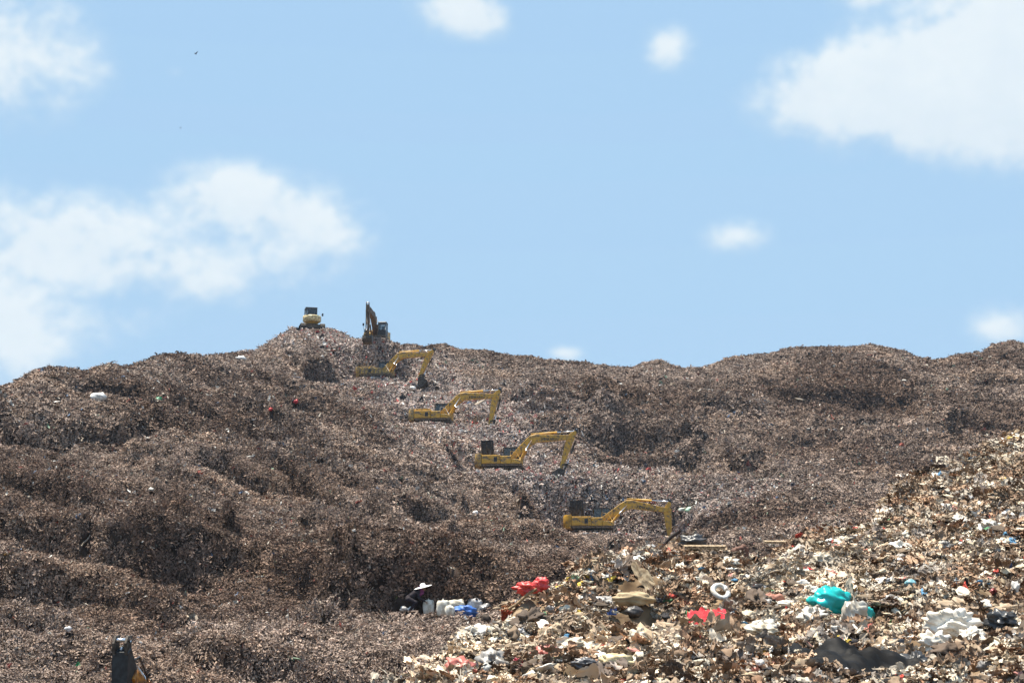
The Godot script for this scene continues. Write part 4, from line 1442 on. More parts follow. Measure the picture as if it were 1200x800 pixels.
func hill_pieces() -> void:
	put("foam_block", lump(16, 12, 501, 0.3, 0.8), plastic(0.75, 0.74, 0.71), "white rounded foam lump lying high on the left shoulder of the hill", "foam", 114, 470, 19, 14, 13)
	put("plastic_sheet", crumpled_sheet(8, 502, 3, 0.15, 0.6, true), plastic(0.62, 0.60, 0.57), "flat pale plastic sheet near the left end of the skyline", "plastic sheet", 13, 474, 24, 10, 22, 0.3, 0.4)
	put("plastic_sheet", crumpled_sheet(8, 503, 3, 0.15, 0.4, true), plastic(0.60, 0.58, 0.56), "long pale plastic strip below the left skyline", "plastic sheet", 55, 469, 34, 10, 26, 0.1, 0.4)
	put("plastic_bag", lump(12, 9, 504, 0.5, 0.7), plastic(0.02, 0.22, 0.10), "small green bag half buried on the left shoulder of the hill", "bag", 185, 472, 10, 10, 10)
	put("plastic_bag", lump(12, 9, 505, 0.5, 0.7), plastic(0.70, 0.70, 0.70), "white bag lying just under the left skyline", "bag", 282, 423, 13, 10, 10)
	put("plastic_bag", lump(12, 9, 506, 0.5, 0.8), plastic(0.62, 0.03, 0.05), "crimson bag on brown waste below the highest peak", "bag", 346, 473, 6, 6, 6)
	put("plastic_bag", lump(12, 9, 507, 0.5, 0.8), plastic(0.65, 0.06, 0.05), "red bag beside a pale rag on the upper slope", "bag", 317, 482, 5, 5, 5)
	put("rag", crumpled_sheet(8, 508, 3, 0.2, 0.3, true), plastic(0.62, 0.60, 0.56), "upright pale rag strip on the upper slope next to a red bag", "rag", 314, 473, 7, 7, 24, 0.2, 1.3, -0.5)
	put("plastic_sheet", crumpled_sheet(8, 509, 3, 0.2, 0.25, true), plastic(0.74, 0.73, 0.70), "white plastic strip standing upright under an excavator's reaching arm", "plastic sheet", 559, 491, 7, 7, 20, 1.5, 1.2, -0.5)
	put("plastic_bag", lump(12, 9, 510, 0.5, 0.7), plastic(0.74, 0.73, 0.70), "white bag lying under a dropped bucket of the upper excavators", "bag", 483, 457, 8, 7, 7)
	put("plastic_bag", lump(14, 10, 511, 0.5, 0.6), plastic(0.45, 0.70, 0.52), "pale mint bag on the slope right of the lowest excavator's arm", "bag", 811, 600, 16, 11, 12)
	put("plastic_bag", lump(14, 10, 512, 0.5, 0.6), plastic(0.62, 0.66, 0.62), "greyish white bag next to a pale mint bag on the slope", "bag", 800, 600, 10, 9, 10)
	put("plastic_sheet", crumpled_sheet(8, 513, 3, 0.2, 0.4, true), plastic(0.22, 0.36, 0.46), "pale blue plastic shred on the slope beyond a raised boom", "plastic sheet", 696, 547, 15, 8, 12, -0.5, 0.5)
	put("plastic_bag", lump(10, 8, 514, 0.3, 0.8), plastic(0.72, 0.70, 0.68), "small white box-like bag below the dark slumped face mid slope", "bag", 557, 604, 7, 7, 6)
	put("wood_stick", stick_mesh(515, 0.06), mat(lin(0.42, 0.36, 0.28), 0.9, 0.0, M.grime, 2.0), "pale broken stick leaning on brown waste mid slope", "stick", 460, 611, 18, 18, 18, 0.2, 0.0, -0.2).rotate_object_local(Vector3(0, 0, 1), -1.15)
	put("wood_stick", stick_mesh(516, 0.045), mat(lin(0.45, 0.39, 0.30), 0.9, 0.0, M.grime, 2.0), "pale stick lying downhill on the bench below the sacks", "stick", 451, 731, 26, 26, 26, 0.3, 0.0, -0.1).rotate_object_local(Vector3(0, 0, 1), -0.9)
	put("wood_stick", stick_mesh(517, 0.06), mat(lin(0.40, 0.36, 0.30), 0.9, 0.0, M.grime, 2.0), "grey stick lying in front of the dark slumped bank", "stick", 102, 636, 20, 20, 20, 0.3, 0.0, -0.1).rotate_object_local(Vector3(0, 0, 1), 1.0)
	put("plastic_bag", lump(12, 9, 518, 0.5, 0.7), plastic(0.10, 0.16, 0.28), "dusty blue bag above the dark slumped bank", "bag", 92, 609, 9, 9, 9)
	put("plastic_bag", lump(12, 9, 519, 0.5, 0.6), plastic(0.45, 0.16, 0.09), "orange red scrap bag on the lower left bench", "bag", 27, 652, 8, 7, 8)
	put("plastic_sheet", crumpled_sheet(8, 520, 3, 0.2, 0.5, true), plastic(0.50, 0.33, 0.10), "ochre plastic scrap next to an orange red scrap bag", "plastic sheet", 10, 650, 16, 8, 10, 0.3, 0.4)
	put("plastic_sheet", crumpled_sheet(8, 521, 3, 0.2, 0.5, true), plastic(0.04, 0.34, 0.13), "bright green plastic scrap on the lowest pale bench", "plastic sheet", 91, 782, 8, 8, 15, 1.2, 0.9)
	put("plastic_bag", lump(12, 9, 522, 0.5, 0.7), plastic(0.62, 0.62, 0.64), "pale grey bag under the lower slumped bank", "bag", 79, 742, 8, 9, 8)
	put("plastic_sheet", crumpled_sheet(8, 523, 3, 0.2, 0.5, true), plastic(0.50, 0.36, 0.08), "mustard plastic scrap on the dark ridge above the bench", "plastic sheet", 311, 677, 11, 6, 8, 0.4, 0.4)
	put("plastic_sheet", crumpled_sheet(8, 524, 3, 0.2, 0.3, true), plastic(0.45, 0.05, 0.06), "dark red plastic strip above the waste picker", "plastic sheet", 514, 648, 9, 6, 8, 0.4, 0.5)
	put("rag", crumpled_sheet(8, 525, 3, 0.2, 0.3, true), plastic(0.62, 0.58, 0.5), "cream rag strip above the waste picker beside a dark red strip", "rag", 531, 668, 12, 6, 12, 0.7, 0.5)
	put("plastic_sheet", crumpled_sheet(8, 526, 3, 0.2, 0.4, true), plastic(0.50, 0.10, 0.08), "red plastic strip on the brown ridge left of the bent stick", "plastic sheet", 357, 621, 9, 6, 8, 0.2, 0.5)
	put("plastic_sheet", crumpled_sheet(8, 527, 3, 0.2, 0.3, true), plastic(0.42, 0.08, 0.08), "long dull red strip below the lowest slope's dark hollow", "plastic sheet", 596, 610, 16, 5, 10, 0.1, 0.4)
	put("plastic_sheet", crumpled_sheet(8, 528, 3, 0.2, 0.4, true), plastic(0.20, 0.32, 0.22), "dusty green shred on the grey ridge", "plastic sheet", 219, 584, 13, 5, 10, -0.4, 0.4)
	put("plastic_bag", lump(10, 8, 529, 0.4, 0.7), plastic(0.66, 0.63, 0.58), "small cream ball-like bag on the grey ridge", "bag", 177, 577, 7, 7, 7)
	put("plastic_bag", lump(10, 8, 530, 0.4, 0.7), plastic(0.68, 0.66, 0.62), "small white scrap bag high on the right-hand skyline slope", "bag", 1059, 448, 7, 5, 5)
	put("plastic_bag", lump(10, 8, 531, 0.4, 0.7), plastic(0.68, 0.66, 0.62), "lone small white bag on the plain brown slope above the fresh heap", "bag", 954, 571, 5, 5, 5)
	put("plastic_sheet", crumpled_sheet(8, 532, 3, 0.2, 0.3, true), plastic(0.56, 0.12, 0.10), "red plastic strip near the peak beside the upper excavators", "plastic sheet", 388, 411, 12, 6, 10, 0.1, 0.5)

func picker_camp() -> void:
	waste_picker(ground(484, 717) + Vector3(0, -0.02, 0))
	var pc := ground(484, 717)
	keep_clear.append([pc.x, pc.z + 0.1, 0.3, pc.y])
	var pole_mat := mat(lin(0.30, 0.20, 0.14), 0.9)
	# a frame of poles beside the picker
	var fr := thing("pole_frame", "low frame of thin poles standing beside the waste picker", "frame", ground(466, 714))
	part("crossbar", tube_mesh([Vector3(-0.25, 0.72, -0.2), Vector3(0.75, 0.72, -0.3)], [0.018, 0.016], 6), pole_mat, fr)
	part("post", tube_mesh([Vector3(-0.02, -0.1, -0.22), Vector3(0.0, 0.74, -0.22)], [0.02, 0.016], 6), pole_mat, fr)
	part("post", tube_mesh([Vector3(0.42, -0.1, -0.26), Vector3(0.40, 0.74, -0.26)], [0.018, 0.014], 6), pole_mat, fr)
	put("rag", crumpled_sheet(9, 540, 2, 0.12, 0.35, true), plastic(0.14, 0.22, 0.03), "narrow green rag hanging from the pole frame", "rag", 465, 712, 5, 5, 20, 0.2, 1.45, -1.9)
	var weave := plastic(0.66, 0.64, 0.57, 0.8)
	put("sack", lump(20, 14, 550, 0.12, 1.25, true, true, 0.6), weave, "upright white woven sack right beside the waste picker", "sack", 502, 721, 13, 15, 12)
	put("sack", lump(20, 14, 551, 0.16, 1.2, true, true, 0.5), weave, "upright white woven sack second from the waste picker", "sack", 519, 722, 15, 16, 13)
	put("sack", lump(18, 12, 552, 0.2, 1.0, true, true, 0.4), weave, "small white sack touching the bright blue bundle", "sack", 527, 723, 11, 13, 11)
	put("sack", lump(18, 12, 553, 0.25, 0.9, false, true, 0.4), plastic(0.7, 0.66, 0.55, 0.8), "cream sack lying behind the bright blue bundle", "sack", 535, 716, 19, 15, 12)
	put("plastic_bag", lump(22, 16, 554, 0.5, 0.75, false, true, 0.2), plastic(0.05, 0.16, 0.52, 0.5, 0.1), "bright blue plastic bundle in the row of sacks", "bag", 545, 724, 26, 19, 18)
	put("sack", lump(18, 12, 555, 0.25, 1.0, false, true, 0.5), plastic(0.66, 0.66, 0.68, 0.7), "white sack with pink edge beyond the bright blue bundle", "sack", 557, 718, 19, 17, 13)
	put("plastic_bag", crumpled_sheet(9, 556, 3, 0.2, 0.4, true), plastic(0.62, 0.25, 0.28), "pink plastic strip stuck to a white sack", "plastic sheet", 556, 721, 8, 8, 14, 1.4, 1.2, -0.2)
	put("plastic_bag", lump(18, 12, 557, 0.35, 0.8), plastic(0.20, 0.20, 0.21, 0.35), "shiny dark grey bag at the far end of the sack row", "bag", 570, 721, 19, 17, 15)
	put("plastic_bag", lump(14, 10, 558, 0.4, 0.8), plastic(0.7, 0.68, 0.66), "small white bag on the ground left of the waste picker, beside its twin", "bag", 473, 718, 9, 8, 8)
	put("plastic_bag", lump(14, 10, 559, 0.4, 0.8), plastic(0.7, 0.68, 0.66), "round small white bag between its twin and the waste picker", "bag", 481, 719, 8, 8, 8)
	put("basket", lump(14, 10, 560, 0.3, 0.9), mat(lin(0.07, 0.05, 0.035), 0.9, 0.0, M.grime, 2.0), "dark brown bundle between the sacks and the fresh heap", "bundle", 569, 733, 12, 14, 10)

func heap_pieces() -> void:
	put("plastic_bag", lump(30, 22, 601, 0.55, 0.6), plastic(0.72, 0.07, 0.06, 0.45, 0.3), "large coral red plastic bag on the left edge of the fresh heap", "bag", 617, 691, 25, 22, 18)
	put("plastic_bag", lump(24, 18, 602, 0.55, 0.8), plastic(0.72, 0.07, 0.07, 0.45, 0.3), "smaller coral red plastic bag touching the large one", "bag", 634, 685, 17, 17, 13)
	put("plastic_bag", crumpled_sheet(16, 603, 5, 0.2, 0.7, true), plastic(0.50, 0.09, 0.045, 0.5, 0.2), "rusty red crumpled bag below the large coral bag", "bag", 592, 711, 24, 24, 22, 0.3, 0.5)
	put("plastic_bag", crumpled_sheet(16, 604, 5, 0.2, 0.7, true), plastic(0.66, 0.14, 0.10, 0.5, 0.2), "salmon red torn bag lying flat near the heap's left edge", "bag", 594, 735, 26, 20, 22, 0.1, 0.5)
	# red mesh sheet with a pale hoop
	var p := ground(830, 733)
	var s := size_px(p, 46)
	keep_clear.append([p.x, p.z, s * 0.42, p.y])
	keep_clear.append([p.x - s * 0.05, p.z + 0.35, s * 0.3, p.y])
	var red := thing("plastic_crate", "flattened bright red plastic basket with a pale curved rim in the middle of the heap", "basket", p + Vector3(0, 0.04, 0))
	var pos := PackedVector3Array()
	var nz := noise(2.2, 3, 605)
	for i in 22:
		for j in 14:
			var u := i / 21.0 - 0.5
			var v := j / 13.0 - 0.5
			pos.append(Vector3(u * s, s * (0.16 - 0.4 * u * u * 0.6 - v * 0.30 + 0.18 * nz.get_noise_2d(u * 3, v * 3) + 0.012 * sin(u * 46.0) + 0.05 * nz.get_noise_2d(u * 9, v * 9)), v * s * 0.45 * (1.0 - u * u)))
	part("panel", grid_mesh(pos, 22, 14), plastic(0.70, 0.03, 0.05, 0.85, 0.3), red)
	var hoop := []
	var hr := []
	for i in 14:
		var a := -0.7 + 2.3 * i / 13.0
		hoop.append(Vector3(s * (0.22 + 0.27 * cos(a)), s * (0.05 + 0.19 * sin(a)), s * 0.16))
		hr.append(s * 0.014)
	part("rim", tube_mesh(hoop, hr, 6), plastic(0.5, 0.36, 0.33), red)
	put("plastic_bag", lump(36, 26, 606, 0.30, 0.85), plastic(0.01, 0.50, 0.50, 0.35, 0.2), "large turquoise plastic bag swollen with air", "bag", 974, 726, 47, 38, 32, 0.3, 0.0, 0.0)
	put("plastic_bag", lump(28, 20, 607, 0.5, 0.8), plastic(0.03, 0.50, 0.50, 0.4, 0.2), "small turquoise bag end showing behind the clear bag", "bag", 1014, 731, 20, 22, 14)
	put("plastic_bag", lump(36, 26, 608, 0.45, 1.15, true), plastic(0.50, 0.47, 0.41, 0.3, 0.3), "upright cloudy clear plastic bag leaning on the turquoise bag", "bag", 1003, 746, 33, 36, 24, 0.6)
	for q in [[1118, 752, 50, 34, 30, 609], [1098, 770, 36, 24, 22, 610], [1140, 765, 36, 24, 22, 611]]:
		put("foam_bundle", lump(40, 28, q[5], 0.75, 0.95), plastic(0.80, 0.77, 0.70, 0.85), "white crumpled foam bundle above the black sheet", "foam", q[0], q[1], q[2], q[3], q[4], 0.4 * (q[5] - 609), 0.0, 0.12, "white foam bundles")
	# black plastic sheet along the bottom edge
	p = ground(1022, 798)
	s = size_px(p, 200)
	pos = PackedVector3Array()
	nz = noise(1.6, 4, 620)
	for i in 44:
		for j in 20:
			var u := i / 43.0 - 0.5
			var v := j / 19.0 - 0.5
			var g := Vector3(p.x + u * s, 0, p.z + v * s * 0.42 * (1.0 - 0.5 * maxf(u, 0)) + 0.1)
			g.y = heap.at(g.x, g.z) + 0.19 - 0.12 * smoothstep(0.2, 0.5, v) + 0.08 * nz.get_noise_2d(u * 2.4, v * 1.2) + 0.014 * sin(v * 26.0 + nz.get_noise_2d(u * 2, v) * 9.0)
			pos.append(g - p)
	for u in [-0.4, -0.2, 0.0, 0.2, 0.38]:
		keep_clear.append([p.x + s * u, p.z + 0.1, s * 0.16, p.y])
		keep_clear.append([p.x + s * u, p.z + 0.55, s * 0.12, p.y])
	var black := plastic(0.012, 0.0125, 0.014, 0.6)
	black.metallic_specular = 0.2
	single("tarpaulin", grid_mesh(pos, 44, 20), black, "black plastic sheet spread along the near foot of the heap", "tarpaulin", Transform3D(Basis.IDENTITY, p))
	put("plastic_bag", lump(30, 20, 621, 0.6, 0.6), plastic(0.025, 0.025, 0.028, 0.35), "crumpled black bag lying against the black sheet", "bag", 1043, 770, 40, 26, 24)
	put("plastic_bag", lump(30, 20, 622, 0.6, 0.7), plastic(0.05, 0.05, 0.055, 0.4), "charcoal black bag on the crest of the heap", "bag", 812, 640, 28, 22, 20)
	put("plastic_bag", crumpled_sheet(14, 623, 5, 0.2, 0.8, true), plastic(0.035, 0.03, 0.028, 0.5), "torn black bag on the crest beside a brown sack", "bag", 888, 656, 26, 24, 22, 0.3, 0.4)
	put("sack", lump(24, 16, 624, 0.4, 0.9), plastic(0.13, 0.06, 0.04, 0.8), "brown sack on the heap crest right of the plank", "sack", 868, 660, 20, 22, 16)
	put("plank", box_mesh(Vector3(-0.5, -0.03, -0.06), Vector3(0.5, 0.03, 0.06), 0.01), mat(lin(0.40, 0.31, 0.20), 0.85, 0.0, M.grime, 3.0), "weathered pale plank lying level below the crest", "plank", 826, 652, 48, 60, 60, 0.05, 0.3, -0.1)
	put("plank", box_mesh(Vector3(-0.5, -0.02, -0.05), Vector3(0.5, 0.02, 0.05), 0.008), mat(lin(0.42, 0.33, 0.22), 0.85, 0.0, M.grime, 3.0), "long pale plank on the crest where the heap rises", "plank", 918, 636, 46, 60, 60, 0.28, 0.3, -0.1)
	put("wood_stick", stick_mesh(625, 0.05), mat(lin(0.04, 0.032, 0.028), 0.9), "thick dark branch slanting down from the crest", "stick", 779, 648, 46, 46, 46, 0.1, 0.0, -0.1).rotate_object_local(Vector3(0, 0, 1), 0.72)
	put("wood_stick", stick_mesh(626, 0.05), mat(lin(0.36, 0.26, 0.15), 0.9, 0.0, M.grime, 3.0), "tan wooden pole slanting on the heap's left edge", "stick", 612, 712, 40, 40, 40, 0.1, 0.0, -0.1).rotate_object_local(Vector3(0, 0, 1), 0.66)
	put("cardboard_sheet", crumpled_sheet(10, 627, 1, 0.06, 0.85, false), mat(lin(0.44, 0.35, 0.23), 0.9, 0.0, M.grime, 1.0), "square tan cardboard sheet standing on the upper heap", "cardboard", 756, 688, 46, 20, 52, 0.35, 0.95, -0.2)
	put("sack", lump(30, 20, 628, 0.35, 0.5), plastic(0.40, 0.31, 0.19, 0.85), "long tan sack lying below the square cardboard", "sack", 742, 712, 46, 30, 24, -0.2)
	put("shoe", lump(20, 14, 629, 0.3, 0.7), plastic(0.05, 0.045, 0.045, 0.5), "black and brown shoe-like lump on white scraps", "shoe", 744, 727, 20, 18, 14, 0.4)
	put("box", box_mesh(Vector3(-0.5, 0.0, -0.4), Vector3(0.5, 0.8, 0.4), 0.06), plastic(0.03, 0.10, 0.40), "small blue carton on the heap's left face", "box", 717, 726, 10, 11, 8, 0.4, 0.1)
	var ring := []
	var rr := []
	for i in 16:
		var a := TAU * i / 15.0 * 0.92
		ring.append(Vector3(cos(a) * 0.42, 0.02 * sin(a * 3.0), sin(a) * 0.42))
		rr.append(0.14)
	put("hose_loop", tube_mesh(ring, rr, 8), plastic(0.72, 0.70, 0.66, 0.6), "white plastic ring standing above the red basket", "ring", 845, 710, 22, 20, 22, 0.3, 0.9, -0.5)
	put("plastic_bag", crumpled_sheet(14, 630, 5, 0.2, 0.8, true), plastic(0.70, 0.08, 0.07, 0.5, 0.2), "small red bag just below the level plank", "bag", 820, 668, 15, 15, 15, 0.1, 0.8)
	put("plastic_bag", lump(22, 16, 631, 0.55, 0.6), plastic(0.66, 0.015, 0.02, 0.45, 0.2), "flat scarlet bag on the brown middle of the heap", "bag", 945, 676, 18, 13, 12)
	put("sack", lump(26, 18, 632, 0.5, 0.7), plastic(0.40, 0.17, 0.12, 0.7), "reddish brown torn sack with white stuffing beside it", "sack", 905, 713, 26, 20, 18)
	put("plastic_bag", lump(22, 16, 633, 0.5, 0.5), plastic(0.76, 0.72, 0.64, 0.6), "white stuffing bag beside the reddish brown torn sack", "bag", 918, 716, 26, 16, 14, -0.3)
	put("plastic_sheet", crumpled_sheet(10, 634, 3, 0.2, 0.4, true), plastic(0.68, 0.44, 0.03), "yellow plastic strip above the turquoise bag", "plastic sheet", 1001, 694, 17, 10, 12, 0.1, 0.6)
	put("plastic_bag", lump(30, 22, 635, 0.45, 0.7), plastic(0.66, 0.55, 0.33, 0.6, 0.2), "large butter yellow crumpled bag at the near foot of the heap", "bag", 722, 793, 38, 32, 28)
	put("plastic_bag", crumpled_sheet(14, 636, 5, 0.2, 0.5, true), plastic(0.62, 0.05, 0.04), "red torn bag between the clear bag and the white foam", "bag", 1059, 741, 22, 16, 18, -0.6, 0.6)
	put("plastic_bag", crumpled_sheet(14, 637, 5, 0.2, 0.7, true), plastic(0.05, 0.22, 0.08), "dark green torn bag right of the clear bag", "bag", 1043, 736, 14, 14, 14, 0.4, 0.6)
	put("plastic_bag", crumpled_sheet(14, 638, 5, 0.2, 0.7, true), plastic(0.50, 0.03, 0.03), "deep red torn bag at the right foot of the heap", "bag", 1192, 778, 24, 16, 18, 0.2, 0.6)
	put("plastic_bag", crumpled_sheet(14, 639, 5, 0.2, 0.7, true), plastic(0.50, 0.04, 0.10), "magenta red torn bag left of the black sheet", "bag", 898, 791, 22, 14, 18, 0.2, 0.6)
	put("plastic_bag", lump(24, 16, 640, 0.4, 0.8), plastic(0.17, 0.16, 0.155, 0.5), "round dark grey bag near the right foot of the heap", "bag", 1155, 795, 17, 17, 14)
	put("plastic_bag", lump(24, 16, 641, 0.4, 0.6), plastic(0.30, 0.27, 0.245, 0.6), "flat round grey lid-like bag on the heap's right slope", "bag", 1056, 660, 15, 13, 12)
	put("plastic_bag", crumpled_sheet(14, 642, 5, 0.2, 0.6, true), plastic(0.60, 0.17, 0.19), "pink red torn bag on the right slope", "bag", 1165, 698, 26, 14, 18, 0.4, 0.6)
	put("plastic_bag", crumpled_sheet(14, 643, 5, 0.2, 0.6, true), plastic(0.62, 0.55, 0.24), "pale yellow torn bag on the right slope", "bag", 1142, 680, 12, 14, 16, 0.7, 0.8)
	put("plastic_bag", lump(18, 12, 644, 0.5, 0.7), plastic(0.06, 0.09, 0.20), "navy blue bag high on the right slope", "bag", 1180, 671, 13, 12, 10)
	put("plastic_bag", lump(18, 12, 645, 0.5, 0.7), plastic(0.22, 0.45, 0.52), "light blue scrap bag on the right slope", "bag", 1068, 692, 11, 12, 10)
	put("plastic_bag", crumpled_sheet(14, 646, 5, 0.2, 0.4, true), plastic(0.56, 0.07, 0.06), "long red torn bag on the rising right slope", "bag", 1106, 627, 22, 12, 18, 0.7, 0.6)
	put("plastic_bag", crumpled_sheet(12, 647, 4, 0.2, 0.6, true), plastic(0.45, 0.70, 0.50), "mint green torn bag at the left edge above the coral bag", "bag", 676, 675, 20, 14, 16, 0.7, 0.6)
	put("plastic_bag", crumpled_sheet(12, 648, 4, 0.2, 0.6, true), plastic(0.66, 0.52, 0.06), "lemon yellow scrap at the heap's left crest", "bag", 666, 672, 9, 10, 10, 0.7, 0.8)
	put("plastic_bag", crumpled_sheet(14, 649, 5, 0.2, 0.6, true), plastic(0.55, 0.08, 0.12), "crimson torn bag on the near left face", "bag", 608, 786, 32, 18, 22, -0.5, 0.6)
	put("plastic_bag", crumpled_sheet(14, 650, 5, 0.2, 0.6, true), plastic(0.05, 0.05, 0.06, 0.4), "black torn bag at the heap's near left tip", "bag", 532, 790, 40, 24, 28, -0.3, 0.6)
	put("plastic_bag", crumpled_sheet(14, 651, 5, 0.2, 0.7, true), plastic(0.62, 0.33, 0.18), "orange tan torn bag on the near left face", "bag", 690, 752, 36, 22, 26, 0.3, 0.5)
	put("plastic_bag", lump(26, 18, 652, 0.6, 0.6), plastic(0.10, 0.10, 0.11, 0.4), "dark grey bag low on the near left face", "bag", 686, 790, 28, 20, 20)
	put("plastic_bag", crumpled_sheet(14, 653, 5, 0.2, 0.7, true), plastic(0.60, 0.12, 0.09), "small vermilion scrap under the red basket", "bag", 822, 754, 10, 8, 8, 0.3, 0.7)

const MARKS := [[615, 692, "the large coral red bag"], [830, 733, "the bright red basket"], [985, 728, "the turquoise bag"], [1118, 755, "the white foam bundles"], [1000, 795, "the black sheet"], [812, 640, "the charcoal bag on the crest"],
	[826, 652, "the level plank"], [756, 690, "the square cardboard"], [742, 725, "the long tan sack"], [905, 713, "the reddish brown torn sack"], [945, 676, "the flat scarlet bag"], [722, 793, "the butter yellow bag"], [1155, 690, "the pale yellow torn bag"],
	[1056, 660, "the flat round grey bag"], [594, 738, "the salmon red bag"], [532, 790, "the black bag at the heap's tip"], [690, 755, "the orange tan bag"], [888, 656, "the brown sack on the crest"], [1106, 627, "the long red torn bag"], [608, 786, "the crimson torn bag"],
	[845, 710, "the white plastic ring"], [1192, 778, "the deep red torn bag"], [1180, 671, "the navy blue bag"], [676, 675, "the mint green torn bag"]]

func common_pieces() -> void:
	var marks := []
	for m in MARKS:
		marks.append([ground(m[0], m[1]), m[2]])
	# the larger look-alike pieces on the fresh heap, each its own object
	var kinds := [
		["plastic_bag", "crumpled cream plastic bag on the heap near", "bag", "cream plastic bags on the heap", [0.60, 0.54, 0.43], 0.55, 60, 0],
		["plastic_bag", "crumpled off-white plastic bag on the heap near", "bag", "off-white plastic bags on the heap", [0.74, 0.71, 0.64], 0.5, 44, 0],
		["rag", "twisted tan rag on the heap near", "rag", "tan rags on the heap", [0.36, 0.28, 0.20], 0.9, 44, 1],
		["rag", "twisted dark brown rag on the heap near", "rag", "dark brown rags on the heap", [0.10, 0.07, 0.05], 0.9, 40, 1],
		["plastic_bag", "torn black plastic bag on the heap near", "bag", "torn black bags on the heap", [0.03, 0.03, 0.032], 0.4, 22, 0],
		["plastic_bag", "torn grey plastic bag on the heap near", "bag", "torn grey bags on the heap", [0.28, 0.27, 0.26], 0.45, 22, 0],
		["plastic_bag", "torn faded red plastic bag on the heap near", "bag", "faded red bags on the heap", [0.44, 0.13, 0.10], 0.5, 18, 0],
		["cardboard_piece", "bent tan cardboard piece on the heap near", "cardboard", "cardboard pieces on the heap", [0.38, 0.29, 0.19], 0.9, 14, 2],
		["wood_stick", "thin weathered stick on the heap near", "stick", "sticks on the heap", [0.27, 0.20, 0.13], 0.9, 18, 3]]
	var v := 0
	for k in kinds:
		var mats := []
		var meshes := []
		for t in 3:
			var q := 0.85 + 0.15 * t
			mats.append(plastic(minf(k[4][0] * q, 0.8), minf(k[4][1] * q, 0.8), minf(k[4][2] * q, 0.8), k[5], 0.15 if k[7] == 0 else 0.0))
		for t in 4:
			v += 1
			match k[7]:
				0: meshes.append(crumpled_sheet(16, 700 + v, 6, 0.26, 0.75, true) if t < 1 else lump(26, 18, 700 + v, 0.75, 0.55))
				1: meshes.append(lump(26, 18, 700 + v, 1.0, 0.45))
				2: meshes.append(crumpled_sheet(6, 700 + v, 2, 0.05, 0.8, false))
				3: meshes.append(stick_mesh(700 + v, 0.022))
		var made := 0
		while made < k[6]:
			var d := lerpf(14.6, 33.0, pow(rng.randf(), 1.35))
			var az := lerpf(-0.055, 0.33, rng.randf())
			var h := heap.height(az, d)
			var p := polar(az, d, h)
			if heap.hit(az, (h + 0.15 - EYE) / d, EYE) > 0 and heap.hit(az, (h + 0.15 - EYE) / d, EYE) < d - 1.2:
				continue
			clear_margin = 0.30
			if cleared(p.x, p.z, p.y):
				continue
			made += 1
			var nearest := ""
			var gap := 1e9
			for m in marks:
				if p.distance_to(m[0]) < gap:
					gap = p.distance_to(m[0])
					nearest = m[1]
			var s: float = clampf(rng.randfn(0.22, 0.045), 0.15, 0.33) * (1.7 if k[7] == 3 else 1.0)
			var b := Basis(Vector3.UP, rng.randf() * TAU) * Basis(Vector3(1, 0, 0), rng.randf_range(-0.3, 0.3))
			b = Basis(Vector3.RIGHT, 0.35) * b
			single(k[0], meshes[rng.randi() % 4], mats[rng.randi() % 3], k[1] + " " + nearest, k[2], Transform3D(b * Basis.from_scale(Vector3(s * rng.randf_range(0.8, 1.3) * (1.5 if k[7] == 1 else 1.0), s * rng.randf_range(0.8, 1.1), s * (0.75 if k[7] == 1 else 1.0))), p + Vector3(0, 0.06 + 0.12 * s, 0)), k[3])

func bird(px: float, py: float, d: float, span: float, label: String) -> void:
	var root := thing("bird", label, "bird", at_px(px, py, d), "birds above the hill")
	var dark := mat(lin(0.03, 0.03, 0.035), 0.8)
	part("body", tube_mesh([Vector3(-0.28, 0, 0), Vector3(-0.12, 0, 0), Vector3(0.1, 0, 0), Vector3(0.2, 0.03, 0), Vector3(0.28, 0.02, 0)], [0.03, 0.07, 0.07, 0.045, 0.008], 8), dark, root)
	for s in [-1, 1]:
		var st := st_new()
		quad(st, Vector3(0.1, 0.02, 0), Vector3(-0.1, 0.02, 0), Vector3(-0.12, 0.2, s * span * 0.28), Vector3(0.12, 0.22, s * span * 0.25))
		quad(st, Vector3(0.12, 0.22, s * span * 0.25), Vector3(-0.12, 0.2, s * span * 0.28), Vector3(-0.1, 0.3, s * span * 0.5), Vector3(-0.05, 0.3, s * span * 0.5))
		part("wing", done(st), dark, root)
	root.rotation.y = 1.2

